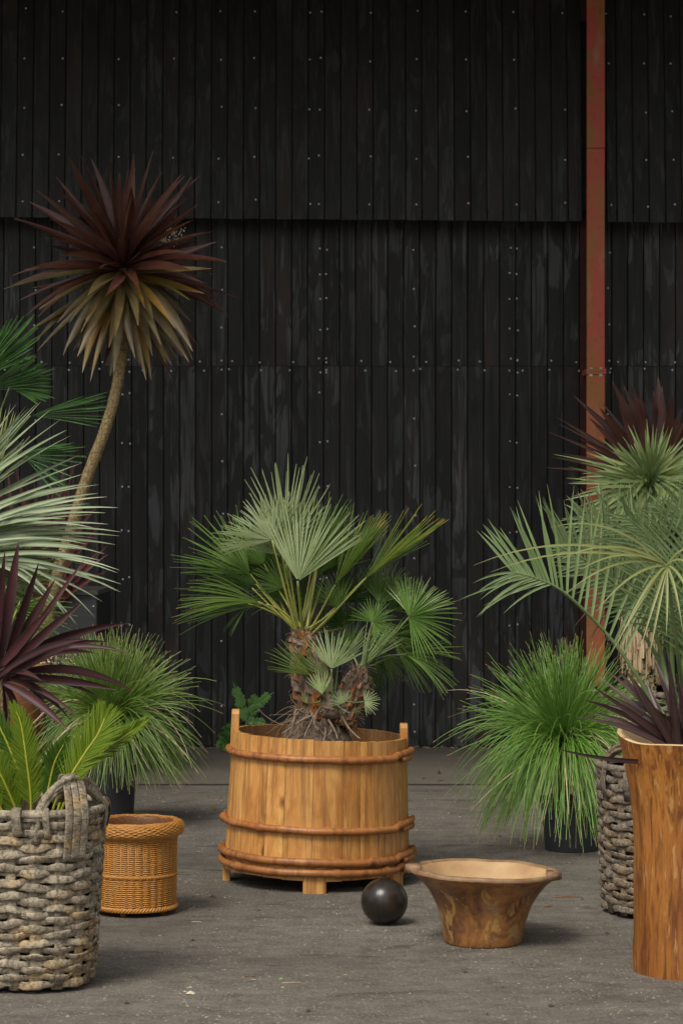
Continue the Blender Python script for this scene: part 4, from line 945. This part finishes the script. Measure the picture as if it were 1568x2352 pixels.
for (x, y, b_) in ((720, 1110, .09), (770, 1320, .08), (880, 1400, .07), (820, 1530, .075), (1010, 1650, .06), (1090, 1950, .03), (1290, 1900, .02), (1160, 1830, .05), (1570, 1800, .04), (1640, 1650, .05), (1680, 1450, .06), (230, 1350, .10), (335, 1395, .08), (1340, 1980, .01), (1460, 1800, .0), (1700, 1330, .07)):
    b2 = K7(x, y, BY - .5); q.ribbon(quad(H, b2, V((0, -.03, b_ * 1.5)), 10), leafw(px(6.5, BY), 10, .7, .3), TOCAM + V((0, 0, .6)), .25)
q.build('leaflets', M['butiay'], fb, kind='stuff')
q = MB(); q.tube([BR + V((.02, 0, .4)), base], [.07, .05], 12, jit=.2); q.build('trunk', M['fibre'], bu)

# sago palm in the near basket
SY = 7.62; sg = empty('sago_palm', BL + V((0, 0, .5)), 'bright yellow green sago palm fronds standing in the near willow basket', 'palm')
def K3(x, y, Y): return P(.3201 * x, 1380 + .3201 * y, Y)
def sago(pts, w1, w2, mat, Y, n=46, a1=40, upv=None):
    pts = [K3(x, y, Y + dy) for x, y, dy in pts]
    return frond(sg, mat, pts, Y, w1, n, a1, 4.8, .0, (.005, .0022), rmat=M['sagor'], vlift=.12, start=.18, tipf=.75, tipang=14, upv=upv)
sago([(225, 1640, 0), (220, 1400, -.02), (190, 1150, -.04), (152, 900, -.05), (110, 790, -.05)], 62, 0, M['sago'], SY, 74, 44)
sago([(400, 1560, 0), (490, 1310, -.03), (600, 1120, -.05), (690, 990, -.06), (738, 890, -.06), (750, 850, -.06)], 92, 0, M['sago'], SY, 70, 40, TOCAM + V((-.3, 0, .2)))
sago([(420, 1560, .05), (560, 1260, .02), (760, 1080, 0), (930, 960, -.02), (1010, 900, -.02)], 62, 0, M['sago'], SY, 70, 34, TOCAM + V((-.2, 0, .8)))
sago([(150, 1640, 0), (110, 1500, 0), (20, 1290, -.02), (-70, 1120, -.03), (-130, 1000, -.03)], 66, 0, M['sago'], SY, 66, 42)
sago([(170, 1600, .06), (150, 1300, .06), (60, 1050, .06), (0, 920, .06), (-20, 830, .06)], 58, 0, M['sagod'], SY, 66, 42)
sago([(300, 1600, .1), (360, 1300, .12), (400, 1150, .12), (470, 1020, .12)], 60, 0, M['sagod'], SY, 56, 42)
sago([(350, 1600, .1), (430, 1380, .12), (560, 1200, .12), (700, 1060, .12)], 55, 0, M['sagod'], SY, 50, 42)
sago([(100, 1640, -.03), (-80, 1400, -.06), (-260, 1300, -.1), (-420, 1280, -.1)], 60, 0, M['sago'], SY, 56, 42)
q = MB(); q.lathe([(.045, -.08), (.06, -.02), (.05, .03), (.02, .05), (.001, .055)], 18, BL + V((0, 0, .55))); q.build('caudex', M['fibre'], sg)

# ---------------------------------------------------------------- purple cordyline front left
PYY = 8.7; pc = empty('purple_cordyline', V((P(-4, 1545, PYY).x, PYY, 0)), 'purple strap leaved cordyline at the left edge above the sago palm', 'plant')
p0 = P(-6, 1552, PYY)
def K3b(x, y): return .2001 * x, 1223.3 + .2001 * y
pt_ = [(975,315,13,.0),(215,100,26,0),(60,200,20,0),(935,830,20,.02),(640,540,22,0),(1490,1055,18,.06),(1330,1090,16,.06),(1265,1275,14,.08),(1500,1410,15,.09),(1100,1400,17,.05),(860,1300,20,.02),(1540,1840,21,.09),(1340,1822,20,.03),(1160,1920,15,.07),(600,2140,13,.10),(880,2120,13,.04),(780,2290,20,.04),(820,2180,10,.06),(250,1730,9,.03),(450,350,20,.0),(-200,200,22,0),(-400,500,22,0),(-600,900,20,.02),(-800,1300,20,.05),(-700,1700,18,.06),(-400,2100,16,.08),(100,2300,15,.08),(300,2350,14,.08),(560,900,22,.0),(-100,50,22,0),(1000,1240,18,.05),(480,1720,14,.03),(-50,2150,14,.08),(700,2060,12,.05)]
for (x, y, w_, b_) in pt_:
    X, Yy = K3b(x, y); leaf(pc, M['cord_purple'], p0 + V((U(-.015, .015), U(-.03, .03), U(-.03, .02))), P(X, Yy, PYY + U(-.15, .12)), w_ * 1.08, PYY, V((0, 0, b_ * 1.2)), .3, base=.3, peak=.5)
q = MB(); q.tube([V((p0.x, PYY, .15)), p0], [.03, .02], 10); q.build('stem', M['bark'], pc)
pot(V((p0.x, PYY + .02, 0)), .14, .26, 'black pot of the purple cordyline hidden behind the near willow basket')
# ---------------------------------------------------------------- blue palm at the left edge
LY = 9.4; bp = empty('blue_palm', V((P(-110, 1300, LY).x, LY, 0)), 'silvery blue green palm reaching in from the left edge', 'palm')
bt = [(94,925,9),(88,926,9),(117,943,12),(141,965,7),(154,990,14),(163,1003,7),(182,1048,15),(186,1067,8),(202,1114,16),(227,1116,10),(226,1136,12),(246,1144,14),(271,1169,16),(243,1181,14),(211,1185,10),(248,1207,14),(278,1225,13),(274,1234,13),(265,1254,17),(200,1253,9),(199,1261,9),(275,1313,14),(270,1319,13),(279,1345,15),(277,1363,14),(268,1360,10),(179,1355,12),(218,1421,11),(156,1423,9),(178,1439,11),(174,1437,8),(149,1413,8),(60,935,10),(66,940,8),(38,930,8),(53,1149,14),(90,1181,12),(230,1290,12),(190,1300,12),(150,1195,14),(170,1225,14),(205,1160,12),(215,1215,13),(225,1240,12),(196,1090,10),(240,1275,12),(210,1330,12),(235,1385,11),(120,1395,12),(165,1150,12),(185,1265,12)]
for i, (x, y, w_) in enumerate(bt):
    t = (y - 925) / 515; by = 1130 + 175 * min(1, t * 1.25); bx = -95 + 55 * max(0, (t - .55)) * 1.3
    A = P(bx, by + U(-12, 12), LY + U(-.08, .08)); B = P(x, y, LY - .1 + U(-.15, .1)); Ld = (B - A).length
    bo = V((0, 0, Ld * (.02 + U(-.02, .05) + .2 * max(0, t - .2) + (.14 if t > .9 else 0)))); leaf(bp, M['blue'], A, B, w_ * .86, LY, bo, .3, base=.7, peak=.3, up=TOCAM + V((U(-.3, .3), 0, U(-.3, 1.0))))
for (hx, hy, an, sp_, rp, N) in ((-100, 1300, 6, 30, 250, 14), (-80, 1175, 62, 20, 270, 14), (-110, 1250, 150, 60, 320, 24), (-90, 1200, 80, 30, 260, 16)):
    q = fan_mb(P(hx, hy, LY + .08), an, rp, sp_, LY, 5, 10, N, .5, .2, .12, .9); q.build('fan_leaf', M['blue'], bp, smooth=False)
for (x, y) in ((4, 938), (14, 942), (24, 930), (32, 945), (36, 950), (-10, 930)): leaf(bp, M['butiay'], P(-30 + x * .3, 1130, LY + .1), P(x, y, LY + .1), 7, LY, V((0, 0, 0)), .2)
q = MB(); q.tube([V((P(-110, 1300, LY).x, LY, .2)), P(-105, 1400, LY), P(-100, 1190, LY)], [.06, .05, .02], 12, jit=.2); q.build('trunk', M['fibre'], bp)
pot(V((P(-110, 1300, LY).x, LY + .02, 0)), .17, .3, 'black pot of the silvery palm just outside the left edge')
# ---------------------------------------------------------------- windmill palm, small green palm, red flax, box
WYY = 12.2; wp = empty('windmill_palm', V((P(-60, 1100, WYY).x, WYY, 0)), 'dark green windmill palm fans behind the silvery palm at left', 'palm')
wcr = P(-60, 1130, WYY)
for (hx, hy, an, rp, spd, ti, ro, N, dy) in ((-62, 880, 44, 215, 17, 5, 20, 18, 0), (-40, 900, 28, 150, 20, 5, 40, 20, -.1), (22, 893, 12, 115, 44, 5, -25, 24, -.05), (70, 958, 10, 190, 15, 8, 30, 20, -.15), (40, 1048, 4, 165, 18, 8, 25, 18, -.2), (55, 1050, -35, 145, 6, 5, 30, 4, -.2), (-80, 950, 120, 180, 50, 5, 0, 24, .1), (-90, 1040, 170, 180, 50, 5, 0, 24, .1), (-60, 900, 90, 150, 40, 0, 0, 20, .15)):
    H = P(hx, hy, WYY + dy); q = fan_mb(H, an, rp, spd, WYY, ti, ro, N, .7, .25, .05, 1.15); f = q.build('fan_leaf', M['fan_tr'], wp, smooth=False); q = MB(); petiole(q, wcr, H, .01, .006, V((0, 0, .03))); q.build('stalk', M['petg'], f)
q = MB(); q.tube([V((wcr.x, WYY, 0.05)), wcr], [.08, .07], 12, jit=.2); q.build('trunk', M['fibre'], wp)
SYY = 10.6; sp = empty('small_fan_palm', V((P(10, 1400, SYY).x, SYY, 0)), 'small lime green palm tangled below the silvery palm', 'palm')
scn = P(0, 1500, SYY)
for (hx, hy, an, rp, spd, mt, dy) in ((15, 1345, 30, 140, 30, 'fan_lime', 0), (25, 1400, 0, 150, 24, 'fan_lime', -.05), (20, 1380, 15, 130, 34, 'fan_green', .08), (10, 1320, 60, 130, 40, 'fan_green', .05), (30, 1420, -22, 130, 22, 'fan_green', .02), (-30, 1380, 160, 130, 60, 'fan_green', 0), (60, 1350, 60, 110, 26, 'fan_lime', .1)):
    H = P(hx, hy, SYY + dy); q = fan_mb(H, an, rp, spd, SYY, 8, 15, 18, .35, .25, .12); f = q.build('fan_leaf', M[mt], sp, smooth=False); q = MB(); petiole(q, scn, H, .008, .004); q.build('stalk', M['petiole'], f)
q = MB(); q.tube([V((scn.x, SYY, 0.05)), scn], [.05, .04], 10, jit=.2); q.build('stem', M['fibre'], sp)
FY = 13.6; fl = empty('red_flax', V((P(95, 1500, FY).x, FY, 0)), 'dusky red flax leaves in the shade beneath the tall cordyline', 'plant')
f0 = P(90, 1420, FY)
for (x, y, w_) in ((17,1073,14),(35,1071,16),(77,1090,15),(147,1073,12),(166,1063,10),(175,1063,10),(184,1088,10),(226,1159,9),(237,1201,9),(248,1255,9),(232,1267,10),(248,1276,9),(248,1313,9),(209,1331,9),(60,1110,14),(110,1120,14),(130,1100,12),(-20,1080,14),(-50,1120,14),(220,1230,9),(200,1180,10),(5,1150,14),(95,1160,14),(-80,1200,12),(50,1180,14),(215,1290,10)):
    leaf(fl, M['phorm'], f0 + V((U(-.12, .06), U(-.05, .05), -.05)), P(x, y, FY + U(-.15, .15)), w_ * 1.1, FY, V((0, 0, .03 if x < 190 else .07)), .25, base=.7)
q = MB(); q.tube([V((f0.x, FY, 0)), f0], [.05, .04], 8); q.build('stem', M['fibre'], fl)
x0, x1 = P(60, 0, 13.6).x, P(223, 0, 13.6).x; zt = P(0, 1359, 13.6).z
bx = empty('planter_box', ((x0 + x1) / 2, 14.0, 0), 'charcoal painted timber box planter against the wall at left', 'planter')
q = MB(); q.chamfer_box(((x0 + x1) / 2, 14.0, (zt - .03) / 2), (x1 - x0, .8, zt - .03), .006); q.build('box_body', M['boxw'], bx, smooth=False)
q = MB(); q.chamfer_box(((x0 + x1) / 2, 14.0, zt - .013), (x1 - x0 + .012, .812, .026), .004); q.build('box_lid', M['boxtop'], bx, smooth=False)
for zz in (zt - .09, zt - .5, .15):
    q = MB()
    p = V((x1 - .02, 13.598, zz)); q.tube([p, p + V((0, -.003, 0))], .005, 6); q.build('screw', M['screw'], bx)
# terracotta pot and dried seed heads behind the purple cordyline
TP = V((P(35, 1600, 12.0).x, 12.0, 0)); tpz = P(0, 1532, 12.0).z
q = MB(); q.lathe([(.10, 0), (.13, .05), (.165, tpz - .08), (.17, tpz - .04), (.185, tpz - .04), (.185, tpz), (.16, tpz), (.15, tpz - .06), (.001, tpz - .06)], 40, TP); q.build('terracotta_urn', M['terra'], loc=TP, label='tall orange terracotta urn glimpsed behind the purple cordyline', category='pot')
q = MB(); c_ = P(135, 1525, 12.2)
for i in range(130):
    p = P(U(62, 172), U(1495, 1560), 12.2 + U(-.1, .1)); d = V((U(.3, 1), 0, U(-.6, .2))) * U(.008, .026); q.tube([p, p + d * .5, p + d], [.003, U(.004, .008), .002], 5)
sdh = q.build('seed_heads', M['straw'], loc=V((c_.x, 12.2, 0)), kind='stuff', label='pale dried seed heads showing through the grass tree at left', category='dried flowers')
q = MB()
for i in range(26): x = U(80, 160); q.tube([V((c_.x + U(-.03, .03), 12.22, 0)), P(x, U(1500, 1550), 12.22)], .002, 4)
q.build('stems', M['root'], sdh)

# ---------------------------------------------------------------- thistles by the wall
def K6(x, y, Y=15.05): return P(489.3 + .12 * x, 1537 + .12 * y, Y)
def lobed(root, a, b, w_, n=5, bow=V((0, 0, .01)), up=TOCAM):
    q = MB(); pts = quad(a, b, bow, 10); L = (b - a).length; q.ribbon(pts, [w_ * .34 * (1 - .6 * i / 10) for i in range(11)], up, .1)
    for i in range(n):
        t = .16 + .76 * i / n; k = int(t * 10); p = pts[k]; tg = (pts[min(10, k + 1)] - pts[max(0, k - 1)]).normalized(); sd2 = tg.cross(up).normalized(); nn = sd2.cross(tg)
        for s2 in (-1, 1):
            ll = w_ * U(.75, 1.15) * (1 - .45 * abs(t - .4)); d = (sd2 * s2 + tg * U(.25, .7) + nn * U(-.25, .35)).normalized(); h = L / n * .52
            A = q.add(p - tg * h * .8, (.3, .3)); B_ = q.add(p + tg * h, (.3, .3)); T = q.add(p + d * ll, (.6, .6)); s1 = q.add(p + d * ll * .55 - tg * h * 1.15, (.5, .5)); s3 = q.add(p + d * ll * .6 + tg * h * 1.25, (.5, .5)); m1 = q.add(p + d * ll * .45 - tg * h * .3 + nn * .004, (.5, .5)); m2 = q.add(p + d * ll * .7 + tg * h * .35, (.5, .5))
            q.face(A, B_, m1); q.face(A, s1, m1); q.face(m1, B_, s3); q.face(m1, s3, m2); q.face(m1, m2, T); q.face(m1, T, s1)
    q.build('leaf', M['thistle'], root, smooth=False)
th = empty('thistle', K6(640, 1560) * 1.0, 'green thistle with jagged leaves growing between tub and wall', 'weed', 'thistles at the foot of the wall')
th.location.z = 0; th['_o'] = (th.location.x, th.location.y, 0)
q = MB(); q.tube(spline([V((K6(640, 1560).x, 15.05, 0)), K6(640, 1100), K6(680, 800), K6(690, 620)], 4), [.011 - .0006 * k for k in range(13)], 7); q.build('stem', M['petg'], th)
for (ax, ay, bx_, by_, w_) in ((650, 1050, 380, 270, 150), (660, 900, 1165, 470, 135), (650, 1050, 1070, 1095, 130), (690, 750, 960, 700, 120), (690, 700, 860, 540, 90), (660, 960, 920, 790, 100)): lobed(th, K6(ax, ay), K6(bx_, by_, 14.98), px(w_ * .12, 15), 6, V((0, 0, .025)))
t2 = empty('thistle', V((K6(300, 1500).x, 15.1, 0)), 'low thistle rosette left of the tub handle by the wall', 'weed', 'thistles at the foot of the wall')
for (ax, ay, bx_, by_, w_) in ((330, 1500, 90, 1240, 150), (330, 1500, 360, 1020, 160), (330, 1400, 230, 1080, 150), (350, 1450, 330, 1280, 150), (340, 1530, 20, 1480, 120), (340, 1540, 160, 1560, 100), (340, 1500, 60, 1400, 130)): lobed(t2, K6(ax, ay, 15.1), K6(bx_, by_, 15.0), px(w_ * .12, 15), 5, V((0, 0, .02)))
# weeds along the foot of the wall
q = MB()
for i in range(420):
    x = U(-2.4, 2.4); p = V((x, WY - U(.0, .06), .008)); q.ribbon(arc(p, V((U(-1, 1), U(-1, .2), U(.2, 1.2))), U(.01, .04), 1.5, 3), [.003, .003, .002, .001], TOCAM, None)
q.build('grass_tufts', M['thatch'], loc=(0, WY - .03, 0), kind='stuff', label='dry grass and litter along the foot of the black wall', category='grass')

# ---------------------------------------------------------------- litter on the ground
def twig(x, y, L, an, mat, name, label, cat, r=.0015, bend=.3, group=None):
    p = G(x, y) + V((0, 0, r * .8)); d = V((math.cos(rad(an)), math.sin(rad(an)), 0)); q = MB(); s2 = V((-d.y, d.x, 0))
    q.tube([p, p + d * L * .5 + s2 * L * bend * .3 + V((0, 0, r)), p + d * L], [r, r * .9, r * .5], 5); q.build(name, mat, loc=p, label=label, category=cat, **({'group': group} if group else {}))
def scrap(x, y, s_, mat, name, label, cat, h=.4):
    p = G(x, y); q = MB(); n = 7; ring = [q.add(p + V((math.cos(6.28 * k / n) * s_ * U(.6, 1.2), math.sin(6.28 * k / n) * s_ * U(.35, .8), U(.001, .004)))) for k in range(n)]; tp2 = q.add(p + V((0, 0, s_ * h))); 
    for k in range(n): q.face(ring[k], ring[(k + 1) % n], tp2)
    q.build(name, mat, loc=p, label=label, category=cat, smooth=False)
scrap(438, 2288, .017, M['cream'], 'wood_chip', 'cream coloured chip lying on the asphalt near the bottom left', 'wood chip', .7)
scrap(425, 2284, .008, M['white'], 'pebble', 'small white pebble beside the cream chip', 'pebble', .7)
scrap(487, 2065, .013, M['deadleaf'], 'dead_leaf', 'black crumpled leaf between the wicker basket and the tub', 'leaf', .9)
scrap(442, 2064, .008, M['deadleaf'], 'dead_leaf', 'tiny dark leaf crumb right of the wicker basket', 'leaf', .6)
scrap(972, 1795, .016, M['deadleaf'], 'dirt_clod', 'small dark clod on the concrete seam right of the tub', 'clod', 1.)
scrap(548, 1741, .014, M['deadleaf'], 'dirt_clod', 'small dark clod left of the tub near the wall', 'clod', .9)
scrap(1008, 1783, .013, M['deadleaf'], 'curled_leaf', 'dark curled dead leaf on the pavement behind the bowl', 'leaf', 2.4)
twig(1004, 1800, .05, 20, M['deadleaf'], 'twig', 'dark twig under the curled leaf on the pavement', 'twig', .004, .6)
twig(1266, 2066, .12, 2, M['terra'], 'twig', 'reddish twig left of the right hand baskets', 'twig', .002)
twig(1250, 2088, .03, 10, M['terra'], 'twig', 'short reddish twig right of the burl bowl', 'twig', .003)
twig(560, 2248, .035, 5, M['terra'], 'twig', 'thin reddish twig in the foreground', 'twig', .0018)
scrap(645, 2254, .009, M['thistle'], 'green_shoot', 'tiny green shoot lying in the foreground', 'leaf', .7)
twig(648, 2262, .07, -4, M['straw'], 'straw', 'pale curved straw in the foreground by the green shoot', 'straw', .0012)
twig(440, 2122, .04, -6, M['straw'], 'straw', 'pale bent straw in the middle of the asphalt', 'straw', .0012)
twig(400, 2012, .07, -15, M['grassl'], 'fallen_blade', 'green fallen grass blade right of the wicker basket', 'leaf', .0018)

for (nm, mt, lab, cnt, k_) in (('leaf_crumbs', 'deadleaf', 'dark leaf crumbs scattered over the asphalt', 150, 1), ('straw_bits', 'straw', 'short pale straw bits scattered over the asphalt', 90, 0)):
    q = MB()
    for i in range(cnt):
        y = U(7.1, 15.2); x = U(-.15, .15) * y; p = V((x, y, .004 if y < APY else .008))
        if k_: chip(q, p, U(.003, .010))
        else:
            d = V((U(-1, 1), U(-.4, .4), 0)); q.tube([p, p + d * U(.006, .02)], .0011, 3)
    q.build(nm, M[mt], loc=(0, 11, 0), kind='stuff', label=lab, category='litter', smooth=False)
